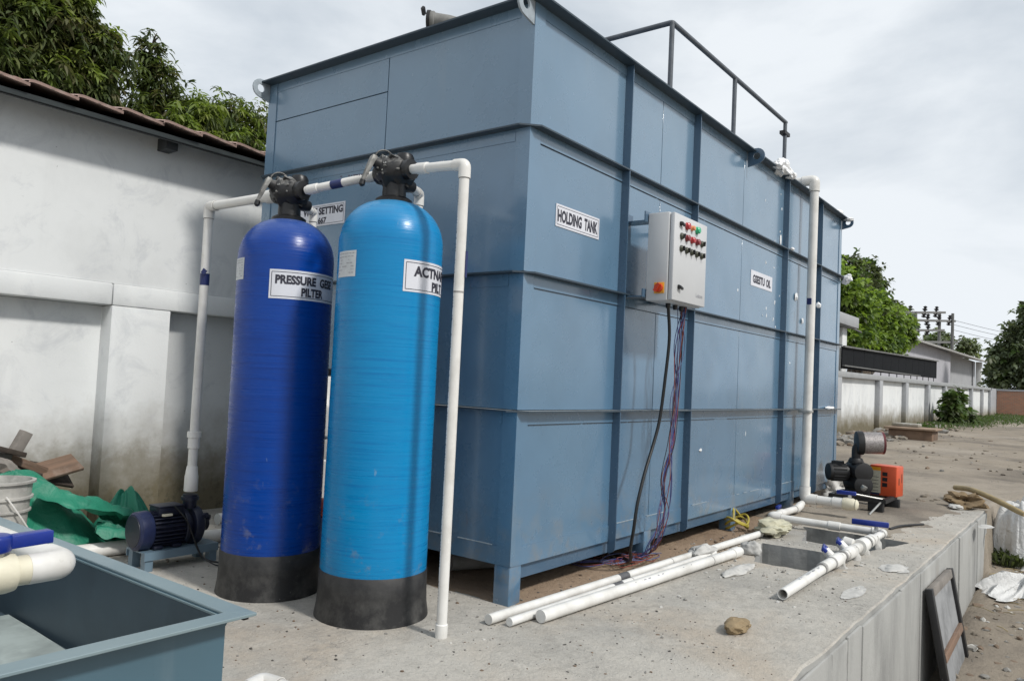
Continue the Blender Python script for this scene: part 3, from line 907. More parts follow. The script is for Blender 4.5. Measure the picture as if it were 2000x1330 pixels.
# stiffener rings: an out-standing leg and a hanging leg
def ring_mesh(z, e_, t, ch, drop):
    b = MB()
    o = [(-e_, ch), (ch, -e_), (6 - ch, -e_), (6 + e_, ch), (6 + e_, TWD - ch), (6 - ch, TWD + e_), (ch, TWD + e_), (-e_, TWD - ch)]
    i_ = [(0.0, ch * .3), (ch * .3, 0.0), (6 - ch * .3, 0.0), (6, ch * .3), (6, TWD - ch * .3), (6 - ch * .3, TWD), (ch * .3, TWD), (0, TWD - ch * .3)]
    n = 8
    P = [(x, y, z) for x, y in o] + [(x, y, z) for x, y in i_] + [(x, y, z - t) for x, y in o] + [(x, y, z - t) for x, y in i_]
    F = []
    for k in range(n):
        j = (k + 1) % n
        F += [(k, j, n + j, n + k), (2 * n + k, 3 * n + k, 3 * n + j, 2 * n + j), (k, 2 * n + k, 2 * n + j, j), (n + k, n + j, 3 * n + j, 3 * n + k)]
    b.add(P, F)
    g_ = 0.0035
    if drop:
        b.box((0.092, -g_, z - drop), (5.908, -0.0005, z - t - 0.0005), 1); b.box((0.092, TWD + 0.0005, z - drop), (5.908, TWD + g_, z - t - 0.0005), 1)
        b.box((-g_, 0.092, z - drop), (-0.0005, TWD - 0.092, z - t - 0.0005), 1); b.box((6.0005, 0.092, z - drop), (6 + g_, TWD - 0.092, z - t - 0.0005), 1)
    return b
for z in ZL[1:4]:
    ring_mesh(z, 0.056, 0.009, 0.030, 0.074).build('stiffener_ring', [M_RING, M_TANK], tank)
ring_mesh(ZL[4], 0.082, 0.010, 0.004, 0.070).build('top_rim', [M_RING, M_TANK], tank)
# weld runs: a thin rope of weld along each hanging leg
for z in ZL[1:4]:
    b = MB()
    x = 0.1
    while x < 5.9:
        L_ = RND.uniform(0.2, 0.9)
        if RND.random() < 0.93: b.box((x, -0.0055, z - 0.077), (min(5.9, x + L_), -0.0006, z - 0.0735))
        x += L_ + RND.uniform(0.0, 0.02)
    b.build('weld_run', M_SEAM, tank)['kind'] = 'stuff'
# vertical ribs between the rings
RX = [0.979, 2.0, 4.012, 5.09]
for x in RX:
    for k in range(4):
        z0 = ZL[k] + 0.001 if k else ZL[0] - 0.072
        z1 = ZL[k + 1] - (0.0105 if k == 3 else 0.0095)
        e_ = 0.054
        if k == 0:
            poly = [(x - .004, -0.0005, z0), (x - .004, -e_ + 0.035, z0), (x - .004, -e_ + 0.012, z0 + 0.012), (x - .004, -e_, z0 + 0.04), (x - .004, -e_, z1), (x - .004, -0.0005, z1)]
        else:
            poly = [(x - .004, -0.0005, z0), (x - .004, -e_, z0), (x - .004, -e_, z1), (x - .004, -0.0005, z1)]
        MB().prism(poly, (0.008, 0, 0)).build('rib', M_TRIM, tank)
# bottom channel with its bright weld
for a, b_ in (((0.0, -0.005, 0.198), (6.0, -0.0007, 0.292)), ((0.0, TWD + .0007, .198), (6, TWD + .005, .292)), ((-0.005, 0.0, 0.198), (-0.0007, TWD, 0.292)), ((6.0007, 0, .198), (6.005, TWD, .292))):
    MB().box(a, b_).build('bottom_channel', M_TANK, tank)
M_WELDPALE = plain('pale_weld', (0.32, 0.38, 0.42), 0.5, 0.4, 40)
b = MB()
x = 0.1
while x < 5.9:
    L_ = RND.uniform(0.05, 0.35)
    if RND.random() < 0.62 and not any(abs(x + L_ / 2 - r) < 0.16 for r in RX): b.box((x, -0.0075, 0.2925), (min(5.9, x + L_), -0.0008, 0.2965))
    x += L_ + RND.uniform(0.02, 0.2)
y = 0.12
while y < 2.2:
    L_ = RND.uniform(0.05, 0.3)
    b.box((-0.0075, y, 0.2925), (-0.0008, min(2.25, y + L_), 0.2965)); y += L_ + 0.07
b.build('bottom_weld', M_WELDPALE, tank)['kind'] = 'stuff'
for x in (0.0, 1.45, 2.95, 4.45, 5.90):
    for y in (0.0, 1.1, TWD - 0.1):
        if x not in (0.0, 5.9) and y == 1.1: continue
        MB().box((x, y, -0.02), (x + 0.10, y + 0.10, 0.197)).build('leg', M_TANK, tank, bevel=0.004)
for y in (0.02, 1.1, TWD - 0.1):
    MB().box((0.11, y, 0.12), (5.89, y + 0.08, 0.196)).build('floor_beam', M_TRIM, tank)
# lifting lugs: plate with an eye
def lug(c, u, w, mat, sc=1.0):
    """c root corner, u outward unit, w plate normal"""
    u, w = Vector(u), Vector(w).normalized()
    n = 18
    O = Vector(c) + u * 0.065 * sc + V(0, 0, 0.012)
    out, inn = [], []
    for k in range(n):
        a = 2 * PI * k / n
        d = u * math.cos(a) + V(0, 0, 1) * math.sin(a)
        R_ = 0.058 * sc
        p = O + d * R_
        if math.cos(a) < 0.05: p = O + (u * -0.065 * sc) + V(0, 0, 1) * (math.sin(a) * 0.075 * sc * (1 if math.sin(a) < 0 else .8))
        out.append(p); inn.append(O + d * 0.026 * sc)
    P = []
    for s_ in (-0.006, 0.006):
        P += [p + w * s_ for p in out]; P += [p + w * s_ for p in inn]
    F = []
    for k in range(n):
        j = (k + 1) % n
        F += [(k, n + k, n + j, j), (2 * n + k, 2 * n + j, 3 * n + j, 3 * n + k), (k, j, 2 * n + j, 2 * n + k), (n + k, 3 * n + k, 3 * n + j, n + j)]
    MB().add(P, F).build('lifting_lug', mat, tank)
lug((-0.010, 0.002, 3.085), (-1, 0, 0), (0, 1, 0), M_LUG, 1.15)
lug((-0.010, TWD - 0.002, 3.085), (-1, 0, 0), (0, 1, 0), M_LUG, 1.1)
lug((3.05, -0.010, 3.085), (0, -1, 0), (1, 0, 0), M_TRIM, 1.15)
lug((5.99, -0.010, 3.085), (0, -1, 0), (1, 0, 0), M_TRIM, 1.0)

# signs on the plates
def sign(parent, name, c, ux, nrm, w, h, lines, bm_=0.012, ink=M_INK, border=True, label=None):
    ux, nrm, uz = Vector(ux), Vector(nrm), V(0, 0, 1)
    c = Vector(c)
    b = MB()
    P = [c + ux * sx_ * w / 2 + uz * sz * h / 2 for sx_, sz in ((-1, -1), (1, -1), (1, 1), (-1, 1))]
    b.prism([p + nrm * 0.0005 for p in P], nrm * 0.0035)
    s_ = b.build(name, M_SIGN, parent)
    if label: s_['label'] = label
    def flat(P2, F2, nm, d):
        MB().add([c + ux * x + uz * y + nrm * d for x, y in P2], F2).build(nm, ink, s_)
    if border:
        P2, F2 = grid_frame(w - 2 * bm_, h - 2 * bm_, 0.0028)
        flat(P2, F2, 'border_line', 0.0046)
    for (t, tw, th, dx, dy, bold) in lines:
        P2, F2 = text_polys(t, tw, th, bold)
        flat([(x + dx, y + dy) for x, y in P2], F2, 'lettering', 0.0048)
    return s_
sign(tank, 'sign_plate', (0.495, 0, 2.062), (1, 0, 0), (0, -1, 0), 0.456, 0.124, [('HOLDING', 0.245, 0.070, -0.088, 0.0, 0.045), ('TANK', 0.145, 0.070, 0.135, 0.0, 0.045)])
sign(tank, 'sign_plate', (3.48, 0, 2.11), (1, 0, 0), (0, -1, 0), 0.53, 0.132, [('GSESTU', 0.29, 0.072, -0.075, -0.004, 0.045), ('OIL', 0.115, 0.072, 0.165, -0.004, 0.045)], border=False)
sign(tank, 'sign_plate', (0, 1.665, 2.157), (0, -1, 0), (-1, 0, 0), 0.468, 0.140, [('WNE SETTING', 0.40, 0.050, 0.015, 0.026, 0.045), ('667', 0.085, 0.042, 0.015, -0.036, 0.045)])

# handrail on the roof
hr = MB()
rail = MB().tube(fillet([(2.2, 1.45, 3.99), (2.2, 0.31, 3.99), (4.93, 0.31, 4.0)], 0.02, 4), 0.021, 10).build('handrail', M_GALV, tank, smooth=60)
for x in (2.2, 3.50, 4.91):
    MB().tube([(x, 0.31, 3.138), (x, 0.31, 3.99)], 0.020, 10).build('rail_post', M_GALV, rail, smooth=60)
MB().tube([(2.2, 1.45, 3.138), (2.2, 1.45, 3.99)], 0.020, 10).build('rail_post', M_GALV, rail, smooth=60)
MB().tube([(4.93, 0.31, 3.9), (5.04, 0.36, 3.138)], 0.016, 8).build('rail_brace', M_GALV, rail, smooth=60)
MB().box((4.84, 0.285, 3.86), (5.0, 0.345, 3.895)).build('rail_clip', M_BLACKIRON, rail)
# white foam and cement left stuck on
def foam(c, r, seed, mat=M_FOAM, amp=0.3):
    MB().blob(c, r, amp, 1.3, 4, seed, mi=0).build('foam_lump', mat, tank, smooth=50)
foam((3.80, -0.035, 3.185), (0.19, 0.07, 0.06), 2, amp=0.5); foam((3.60, -0.075, 3.160), (0.07, 0.04, 0.035), 3, amp=0.5); foam((3.96, -0.078, 3.155), (0.07, 0.04, 0.04), 5, amp=0.5); foam((3.88, -0.03, 3.24), (0.09, 0.05, 0.05), 15, amp=0.5)
foam((5.75, -0.03, 3.17), (0.12, 0.04, 0.03), 7); foam((5.99, -0.085, 3.13), (0.06, 0.05, 0.02), 8)
foam((6.02, -0.07, 2.46), (0.03, 0.055, 0.055), 9, amp=0.5); foam((5.03, -0.045, 2.06), (0.032, 0.025, 0.03), 11); foam((4.42, -0.010, 2.08), (0.03, 0.010, 0.035), 13, amp=0.6)
foam((4.63, -0.010, 1.86), (0.02, 0.010, 0.03), 14); foam((4.10, -0.06, 2.49), (0.025, 0.02, 0.016), 16); foam((3.93, -0.006, 2.55), (0.016, 0.007, 0.05), 19)
foam((5.6, -0.03, 1.0), (0.13, 0.03, 0.018), 20); foam((2.30, -0.004, 0.69), (0.022, 0.005, 0.011), 21, amp=0.6)
b = MB()
for k in range(22):
    x, z = (RND.uniform(3.5, 4.0), RND.uniform(1.7, 3.0)) if k % 3 else (RND.uniform(2.2, 5.4), RND.uniform(0.5, 2.6))
    b.blob((x, -0.001, z), (RND.uniform(.004, .010), .003, RND.uniform(.006, .022)), 0.5, 2, 1, k)
b.build('foam_splashes', M_FOAM, tank, smooth=60)['kind'] = 'stuff'
# brackets that carry the control box
for z, dz in ((2.185, 0.062), (1.715, 0.05)):
    for x in (1.06, 1.44):
        bb = MB()
        bb.box((x - 0.055, -0.158, z - dz / 2), (x + 0.055, -0.151, z + dz / 2)).box((x - 0.055, -0.151, z - dz / 2), (x + 0.055, -0.006, z - dz / 2 + 0.007))
        bb.box((x - 0.055, -0.013, z - dz / 2 + 0.007), (x + 0.055, -0.006, z + dz / 2))
        bb.build('mounting_bracket', M_TRIM, tank)

# ------------------------------------------------------------------ control box
cb = thing('control_box', 'light grey electrical control box with coloured lamps, hung on the long tank face', 'control panel', (1.285, -0.24, 1.94))
MB().box((1.04, -0.302, 1.667), (1.53, -0.160, 2.207)).build('cabinet', M_BOXPAINT, cb, bevel=0.008)
door = MB().box((1.046, -0.335, 1.672), (1.524, -0.306, 2.202)).build('door', M_BOXPAINT, cb, bevel=0.006)
YD = -0.335
def knob(x, z, mat, kind, r=0.0165, cap=None, d=0.02):
    o = MB().lathe([(r + 0.003, 0), (r + 0.003, 0.006), (r, 0.008), (r, d), (r * 0.8, d + 0.004), (0.001, d + 0.005)], (x, YD, z), (0, -1, 0), 14).build(kind, mat, cb, smooth=40)
    return o
M_BEZEL = plain('metal_bezel', (0.35, 0.34, 0.30), 0.35, 0.3, 40, metal=0.6)
M_DKRED = plain('dark_red_lamp', (0.20, 0.015, 0.02), 0.3, 0.1, 20)
M_OLIVE = plain('olive_knob', (0.055, 0.06, 0.04), 0.4, 0.3, 30)
knob(1.212, 2.144, M_RED, 'indicator_lamp', 0.021); knob(1.285, 2.144, M_AMBER, 'indicator_lamp', 0.015); knob(1.36, 2.144, M_GREEN, 'indicator_lamp', 0.021)
for x, mt in ((1.215, M_DKRED), (1.29, M_RED), (1.365, M_DKRED)):
    knob(x, 2.070, mt, 'push_button', 0.019)
for x, z in ((1.142, 2.070), (1.44, 2.070), (1.142, 1.994), (1.218, 1.994), (1.292, 1.994), (1.367, 1.994), (1.442, 1.994)):
    o = knob(x, z, M_OLIVE, 'selector_switch', 0.018, d=0.012)
    MB().obox((x, YD - 0.020, z), (0.009, 0.018, 0.030), (0, RND.uniform(-.5, .5), 0)).build('switch_lever', M_BLACK, o, bevel=0.002)
for z in (2.145, 1.757):
    o = MB().lathe([(0.014, 0), (0.014, 0.008), (0.008, 0.012)], (1.125, YD, z), (0, -1, 0), 12).build('latch', M_BLACK, cb, smooth=40)
    MB().obox((1.132, YD - 0.016, z - 0.004), (0.046, 0.014, 0.016), (0, 0.25, 0)).build('latch_wing', M_BLACK, o, bevel=0.003)
for i, x in enumerate((1.285, 1.360)):
    pass
iso = MB().box((1.033, -0.285, 1.710), (1.0395, -0.218, 1.777)).build('isolator_switch', M_YEL, cb, bevel=0.003)
MB().lathe([(0.028, 0), (0.026, 0.014), (0.012, 0.016)], (1.033, -0.251, 1.744), (-1, 0, 0), 16).obox((1.008, -0.251, 1.744), (0.018, 0.018, 0.054), (0.6, 0, 0)).build('isolator_knob', M_REDSW, iso, smooth=40)
P2, F2 = text_polys('Ledcom', 0.10, 0.026, 0.0)
MB().add([(1.43 + x, YD - 0.0012, 1.735 + y) for x, y in P2], F2).build('maker_name', M_GREYINK, door)
for x in (1.20, 1.30, 1.39, 1.44):
    MB().lathe([(0.016, 0), (0.016, -0.01), (0.012, -0.03)], (x, -0.235, 1.666), (0, 0, 1), 10).build('cable_gland', M_BLACK, cb, smooth=40)
blackc = MB().tube(spline([(1.205, -0.235, 1.64), (1.235, -0.235, 1.45), (1.228, -0.22, 1.2), (1.215, -0.20, 0.95), (1.165, -0.19, 0.80), (1.06, -0.19, 0.62), (0.985, -0.19, 0.45), (0.968, -0.18, 0.30), (1.03, -0.13, 0.16), (1.16, -0.06, 0.06), (1.3, 0.10, 0.045), (1.5, 0.5, 0.04)], 8), 0.0105, 8).build('supply_cable', M_CABLE, smooth=70)
tag(blackc, 'thick black cable curving from the control box down to the ground', 'cable')
wb = thing('wire_bundle', 'loose bundle of red and blue wires hanging under the control box', 'wires', (1.4, -0.2, 0.5))
cols_ = [M_WBLUE, M_WRED, M_WPUR, M_WBLK, M_WBLUE, M_WRED, M_WPUR, M_WBLUE, M_WRED, M_WBLK, M_WPUR, M_WRED, M_WBLUE]
for k, mt in enumerate(cols_):
    s_ = RND.uniform
    x0 = 1.39 + s_(-.02, .06)
    P = [V(x0, -0.235 + s_(-.02, .02), 1.66), V(1.42 + s_(-.07, .09), -0.22 + s_(-.02, .03), 1.40), V(1.42 + s_(-.07, .07), -0.20 + s_(-.02, .03), 1.08), V(1.41 + s_(-.06, .06), -0.19, 0.80), V(1.40 + s_(-.10, .08), -0.18 + s_(-.03, .03), 0.56), V(1.40 + s_(-.11, .09), -0.17, 0.34), V(1.38 + s_(-.10, .08), -0.12, 0.16), V(1.42 + s_(-.12, .10), -0.03, 0.055), V(1.3 + s_(-.2, .1), 0.03 + s_(-.05, .05), 0.035), V(1.05 + s_(-.2, .25), 0.10 + s_(-.08, .12), 0.035), V(0.9 + s_(-.1, .35), 0.30 + s_(0, .2), 0.03)]
    MB().tube(spline(P, 7), 0.0027, 5).build('wire', mt, wb, smooth=70)
for k in range(7):
    c = V(1.30 + RND.uniform(-.12, .12), -0.02 + RND.uniform(-.05, .08), 0.03)
    P = [c + V(math.cos(a) * RND.uniform(.06, .2), math.sin(a) * RND.uniform(.04, .10), RND.uniform(0.0, .03)) for a in [i * 0.9 for i in range(9)]]
    MB().tube(spline(P, 5), 0.0027, 5).build('wire', RND.choice(cols_), wb, smooth=70)

# ------------------------------------------------------------------ PVC plumbing helper
def pipe_run(th, pts, r, mat=M_PVC, elbows=True, couplings=(), bands=(), open_end=False, seg=16, caps=True):
    """straight pipes and thicker elbows, each its own part; couplings/bands: (leg index, fraction, kind)"""
    P = [Vector(p) for p in pts]
    for i in range(len(P) - 1):
        a, b_ = P[i], P[i + 1]
        MB().tube([a, b_], r, seg, caps).build('pipe', mat, th, smooth=60)
    for i in range(1, len(P) - 1):
        d1, d2 = (P[i - 1] - P[i]).normalized(), (P[i + 1] - P[i]).normalized()
        L_ = r * 2.7
        path = fillet([P[i] + d1 * L_, P[i] + d1 * r * 1.6, P[i], P[i] + d2 * r * 1.6, P[i] + d2 * L_], r * 1.5, 7)
        e_ = MB().tube(path, r * 1.2, seg).build('elbow', mat, th, smooth=60)
        for d in (d1, d2):
            MB().tube([P[i] + d * (L_ - 0.001), P[i] + d * (L_ + 0.0035)], r * 1.07, seg).build('glue_ring', M_GLUE, e_, smooth=60)
    for (leg, t, kind) in couplings:
        a, b_ = P[leg], P[leg + 1]
        d = (b_ - a).normalized(); c = a + (b_ - a) * t
        L_ = r * (1.6 if kind == 'coupling' else 1.0)
        MB().lathe([(r * 1.02, -L_), (r * 1.19, -L_ + 0.004), (r * 1.19, L_ - 0.004), (r * 1.02, L_)], c, d, seg).build(kind, mat, th, smooth=40)
    for (leg, t, L_, mt) in bands:
        a, b_ = P[leg], P[leg + 1]
        d = (b_ - a).normalized(); c = a + (b_ - a) * t
        MB().tube([c - d * L_, c + d * L_], r * 1.035, seg).build('tape_band', mt, th, smooth=60)

def print_marks(th, a, b_, r, side, n, size=(0.012, 0.007), gap=0.5, mat=M_INK):
    """maker's print: short dark dashes along one side of a pipe"""
    a, b_ = Vector(a), Vector(b_)
    d = (b_ - a).normalized(); s_ = Vector(side); s_ = (s_ - d * s_.dot(d)).normalized(); w = d.cross(s_)
    m_ = MB()
    L_ = (b_ - a).length
    for k in range(n):
        c = a + d * (L_ * (k + 0.5) / n)
        l2 = size[0] * RND.uniform(.3, 1) / 2; h2 = size[1] * RND.uniform(.6, 1) / 2
        if RND.random() < gap:
            o = s_ * (r * 1.006)
            m_.add([c + o - d * l2 - w * h2, c + o + d * l2 - w * h2, c + o + d * l2 + w * h2, c + o - d * l2 + w * h2], [(0, 1, 2, 3)])
    if m_.v:
        o = m_.build('printed_marks', mat, th); o['kind'] = 'stuff'

# ------------------------------------------------------------------ the two filter vessels
def vessel(name, label, c, R_, ztop, mat, tilt):
    t = thing(name, label, 'filter tank', (c[0], c[1], 0))
    zsk = 0.215
    MB().lathe([(R_ * 1.07, 0), (R_ * 1.065, 0.012), (R_ * 1.035, 0.06), (R_ * 1.02, 0.13), (R_ * 1.018, zsk), (R_ * 0.99, zsk + 0.006)], (c[0], c[1], 0), n=56).build('base_skirt', M_SKIRT, t, smooth=50)
    prof = [(R_ * 0.985, zsk - 0.02), (R_, zsk + 0.003)]
    zd = ztop - 0.225
    for k in range(1, 13):
        prof.append((R_ + 0.0015 * noise.noise(Vector((k * 1.7, R_ * 9, 0))), zsk + (zd - zsk) * k / 13))
    for k in range(15):
        a = (PI / 2) * k / 14 * 0.985
        prof.append((R_ * math.cos(a) ** 0.80 if k else R_, zd + (ztop - zd) * math.sin(a)))
    prof.append((0.001, ztop))
    prof = [p for p in prof if not (p[0] < 0.06 and p[1] < ztop)]
    prof[-1] = (0.055, ztop)
    MB().lathe(prof, (c[0], c[1], 0), n=72).build('vessel_body', mat, t, smooth=60)
    return t, zd

def wrap_label(t, c, R_, a0, a1, z0, z1, lines, border=True, mat=M_SIGN, name='label_sheet', ink=M_INK, off=0.0012):
    """sheet wrapped round the vessel: angles in degrees"""
    ac = D2R((a0 + a1) / 2); w = R_ * D2R(a1 - a0); h = z1 - z0; zc = (z0 + z1) / 2
    def put(x, y, d):
        a = ac + x / R_
        return (c[0] + (R_ + d) * math.cos(a), c[1] + (R_ + d) * math.sin(a), zc + y)
    n = 28
    P, F = [], []
    for k in range(n + 1):
        x = -w / 2 + w * k / n
        P += [put(x, -h / 2, off), put(x, h / 2, off)]
    for k in range(n): F.append((2 * k, 2 * k + 2, 2 * k + 3, 2 * k + 1))
    s_ = MB().add(P, F).build(name, mat, t)
    if border:
        P2, F2 = grid_frame(w - 0.022, h - 0.024, 0.0026)
        MB().add([put(x, y, off + 0.0012) for x, y in P2], F2).build('border_line', ink, s_)
    for (tx, tw, th, dx, dy, bold) in lines:
        P2, F2 = text_polys(tx, tw, th, bold)
        bm = bmesh.new()
        vv = [bm.verts.new((x, y, 0)) for x, y in P2]
        for f in F2:
            try: bm.faces.new([vv[i] for i in f])
            except Exception: pass
        bmesh.ops.triangulate(bm, faces=bm.faces)
        for _ in range(2):
            bmesh.ops.subdivide_edges(bm, edges=[x for x in bm.edges if abs(x.verts[0].co.x - x.verts[1].co.x) > 0.014], cuts=1)
            bmesh.ops.triangulate(bm, faces=[f for f in bm.faces if len(f.verts) > 3])
        bm.verts.index_update()
        MB().add([put(v.co.x + dx, v.co.y + dy, off + 0.0016) for v in bm.verts], [tuple(v.index for v in f.verts) for f in bm.faces]).build('lettering', ink, s_)
        bm.free()
    return s_

def spec_lines(w, h):
    out = []
    for k in range(7):
        y = h * 0.40 - k * h * 0.125
        x = -w * 0.42
        while x < w * 0.4:
            l_ = RND.uniform(0.006, 0.022)
            if RND.random() < (0.85 if k < 2 else 0.4): out.append((x, y, min(l_, w * .42 - x)))
            x += l_ + 0.006
    return out

def spec_label(t, c, R_, a0, a1, z0, z1):
    s_ = wrap_label(t, c, R_, a0, a1, z0, z1, [], False, M_PAPER, 'spec_label', M_GREYINK)
    ac = D2R((a0 + a1) / 2); w = R_ * D2R(a1 - a0); h = z1 - z0; zc = (z0 + z1) / 2
    b = MB()
    for (x, y, l_) in spec_lines(w, h):
        q = []
        for (xx, yy) in ((x, y - .0016), (x + l_, y - .0016), (x + l_, y + .0016), (x, y + .0016)):
            a = ac - xx / R_ * -1
            q.append((c[0] + (R_ + .003) * math.cos(a), c[1] + (R_ + .003) * math.sin(a), zc + yy))
        b.add(q, [(0, 1, 2, 3)])
    o = b.build('printed_lines', M_GREYINK, s_); o['kind'] = 'stuff'

def valve_head(t, c, zt):
    """side-mount multiport valve: neck, lobed body, barrel with cap and lever, three ports"""
    x, y = c
    B = V(x, y, zt)
    MB().lathe([(0.088, -0.012), (0.090, 0.006), (0.076, 0.016), (0.060, 0.022), (0.057, 0.095), (0.066, 0.10)], B, n=28).build('valve_neck', M_BLACK, t, smooth=40)
    b = MB()
    ax = V(-0.80, 0.28, 0.26).normalized()
    b.blob(B + V(0.0, 0, 0.143), (0.100, 0.096, 0.082), 0.22, 2.4, 3, 4)
    b.lathe([(0.060, -0.05), (0.066, -0.03), (0.066, 0.055), (0.052, 0.068)], B + V(0, 0, 0.145), ax, 14)
    for a in range(6):
        an = a * PI / 3
        b.obox(B + V(-0.01, math.cos(an) * 0.064, 0.145 + math.sin(an) * 0.064), (0.11, 0.020, 0.026), (an, 0.3, -0.3))
    body = b.build('valve_body', M_DUSTBLK, t, smooth=40)
    cc = B + V(0, 0, 0.145) + ax * 0.062
    cap = MB().lathe([(0.052, -0.012), (0.056, 0.0), (0.056, 0.014), (0.044, 0.026), (0.030, 0.032), (0.026, 0.05), (0.022, 0.058)], cc, ax, 14).build('valve_cap', M_DUSTBLK, t, smooth=40)
    u = ax.orthogonal().normalized(); w = ax.cross(u)
    for k in range(8):
        a = 2 * PI * k / 8
        MB().lathe([(0.0065, 0), (0.0065, 0.012), (0.003, 0.014)], cc + ax * 0.008 + (u * math.cos(a) + w * math.sin(a)) * 0.048, ax, 6).build('bolt', M_BOLT, cap)
    hub = cc + ax * 0.052
    d = V(-0.22, 0.06, -1).normalized()
    s_ = d.cross(ax).normalized()
    lv = []
    for (k, wd, th_) in ((-0.025, 0.022, 0.026), (0.03, 0.019, 0.022), (0.115, 0.013, 0.014)):
        p = hub + d * k + ax * (0.006 + k * 0.22)
        lv += [p - s_ * wd, p + s_ * wd, p + s_ * wd + ax * th_, p - s_ * wd + ax * th_]
    F = []
    for i in (0, 4):
        for j in range(4): F.append((i + j, i + (j + 1) % 4, i + 4 + (j + 1) % 4, i + 4 + j))
    F += [(3, 2, 1, 0), (8, 9, 10, 11)]
    lever = MB().add(lv, F).build('lever', M_CHROME, t, bevel=0.003)
    MB().lathe([(0.006, -0.016), (0.014, -0.012), (0.015, 0.012), (0.006, 0.020)], hub + d * 0.125 + ax * 0.036, d, 12).build('lever_knob', M_BLACK, lever, smooth=40)
    for s2 in (1, -1):
        p = B + V(0, s2 * 0.05, 0.148)
        MB().lathe([(0.040, 0), (0.040, 0.025), (0.050, 0.027), (0.052, 0.05), (0.050, 0.066), (0.036, 0.068)], p, (0, s2, 0), 12).build('port_nut', M_BLACK, t, smooth=30)
        for k in range(10):
            a = 2 * PI * k / 10
            pass
    MB().lathe([(0.034, 0), (0.034, 0.04), (0.028, 0.075)], B + V(0.05, 0, 0.10), (1, 0, 0), 14).build('side_port', M_BLACK, t, smooth=40)
    MB().lathe([(0.046, 0.0), (0.048, 0.03), (0.038, 0.05), (0.012, 0.058)], B + V(0.04, -0.02, 0.195), (0, 0, 1), 18).build('top_knob', M_BLACK, t, smooth=40)
    lp = [B + V(-0.05 + 0.045 * math.cos(a), 0.03 - 0.02 * math.cos(a), 0.20 + 0.05 * math.sin(a)) for a in [PI * k / 10 for k in range(11)]]
    MB().tube(lp, 0.004, 6).build('wire_loop', M_DUSTGREY, t, smooth=60)
    b2 = MB()
    for k in range(8):
        a, h_ = RND.uniform(0, 2 * PI), RND.uniform(0.04, 0.20)
        dd = V(-abs(math.cos(a)) - .3, math.sin(a) * .9 - .3, (h_ - 0.145) * 8).normalized()
        q = B + V(0, 0, 0.145) + V(dd.x * .098, dd.y * .094, dd.z * .080)
        b2.lathe([(0.0055, 0), (0.0055, 0.008), (0.002, 0.01)], q, dd, 6)
    o = b2.build('body_screws', M_DUSTGREY, t); o['kind'] = 'stuff'

F1, R1, ZT1 = (-0.662, 1.075), 0.248, 1.945
F2, R2, ZT2 = (-0.55, 0.41), 0.254, 2.000
f1, zd1 = vessel('filter_vessel', 'dark blue fibreglass filter vessel labelled PRESSURE on a black base', F1, R1, ZT1, M_FRP1, 0)
wrap_label(f1, F1, R1, -144.2, -46, 1.500, 1.647, [('PRESSURE', 0.210, 0.046, -0.078, 0.024, 0.045), ('GESE', 0.105, 0.046, 0.105, 0.024, 0.04), ('PILTER', 0.130, 0.044, 0.012, -0.034, 0.045)])
spec_label(f1, F1, R1, 147.5, 178.2, 1.596, 1.708)
valve_head(f1, F1, ZT1)
f1.rotation_euler = (D2R(-0.35), D2R(-0.15), 0)
f2, zd2 = vessel('filter_vessel', 'light blue fibreglass filter vessel labelled ACTNAFE, between the dark one and the tall white pipe', F2, R2, ZT2, M_FRP2, 0)
wrap_label(f2, F2, R2, -119, -24, 1.535, 1.684, [('ACTNAFEX', 0.320, 0.050, 0.0, 0.024, 0.04), ('PILT', 0.110, 0.044, 0.010, -0.038, 0.04)])
spec_label(f2, F2, R2, 156, 188.4, 1.594, 1.717)
valve_head(f2, F2, ZT2)

# pipes round the filters
ZV1, ZV2 = ZT1 + 0.148, ZT2 + 0.148
LP = (-0.668, 1.868)
rz = thing('riser_pipe', 'white pipe rising from the pump and turning over to the dark blue filter', 'pipe', (LP[0], LP[1], 0.4))
pipe_run(rz, [(LP[0], LP[1], 0.44), (LP[0], LP[1], 2.095), (F1[0], F1[1] + 0.155, ZV1)], 0.0265, bands=[(0, 0.735, 0.035, M_TAPE)])
MB().lathe([(0.029, -0.045), (0.033, -0.04), (0.033, 0.02), (0.040, 0.022), (0.040, 0.055), (0.030, 0.057)], (LP[0], LP[1], 0.70), n=20).build('union', M_PVC, rz, smooth=35)
MB().lathe([(0.037, -0.045), (0.039, -0.04), (0.038, 0.045), (0.036, 0.05), (0.031, 0.095), (0.0295, 0.10)], (LP[0], LP[1], 0.452), n=20).build('reducer', M_PVC, rz, smooth=35)
MB().lathe([(0.032, 0), (0.038, 0.003), (0.038, 0.10), (0.03, 0.103)], (F1[0], F1[1] + 0.118, ZV1), (0, 1, 0), 18).build('coupling', M_PVC, rz, smooth=40)
MB().obox((LP[0] - 0.024, LP[1] - 0.028, 1.70), (0.004, 0.03, 0.03), (0.6, 0, 0.4)).build('tape_tail', M_TAPE, rz)

mp_ = thing('linking_pipe', 'short white pipe with dark blue tape linking the two filter heads', 'pipe', (-0.6, 0.75, 2.1))
pipe_run(mp_, [(F1[0], F1[1] - 0.115, ZV1), (F2[0], F2[1] + 0.115, ZV2)], 0.0220, bands=[(0, 0.44, 0.035, M_TAPE)], couplings=[(0, 0.10, 'coupling'), (0, 0.90, 'coupling')])
print_marks(mp_, V(F1[0], 0.70, 2.117), V(F2[0] - .03, 0.56, 2.135), 0.0245, (-0.6, -0.2, 0.3), 12, (0.016, 0.012), 0.8)

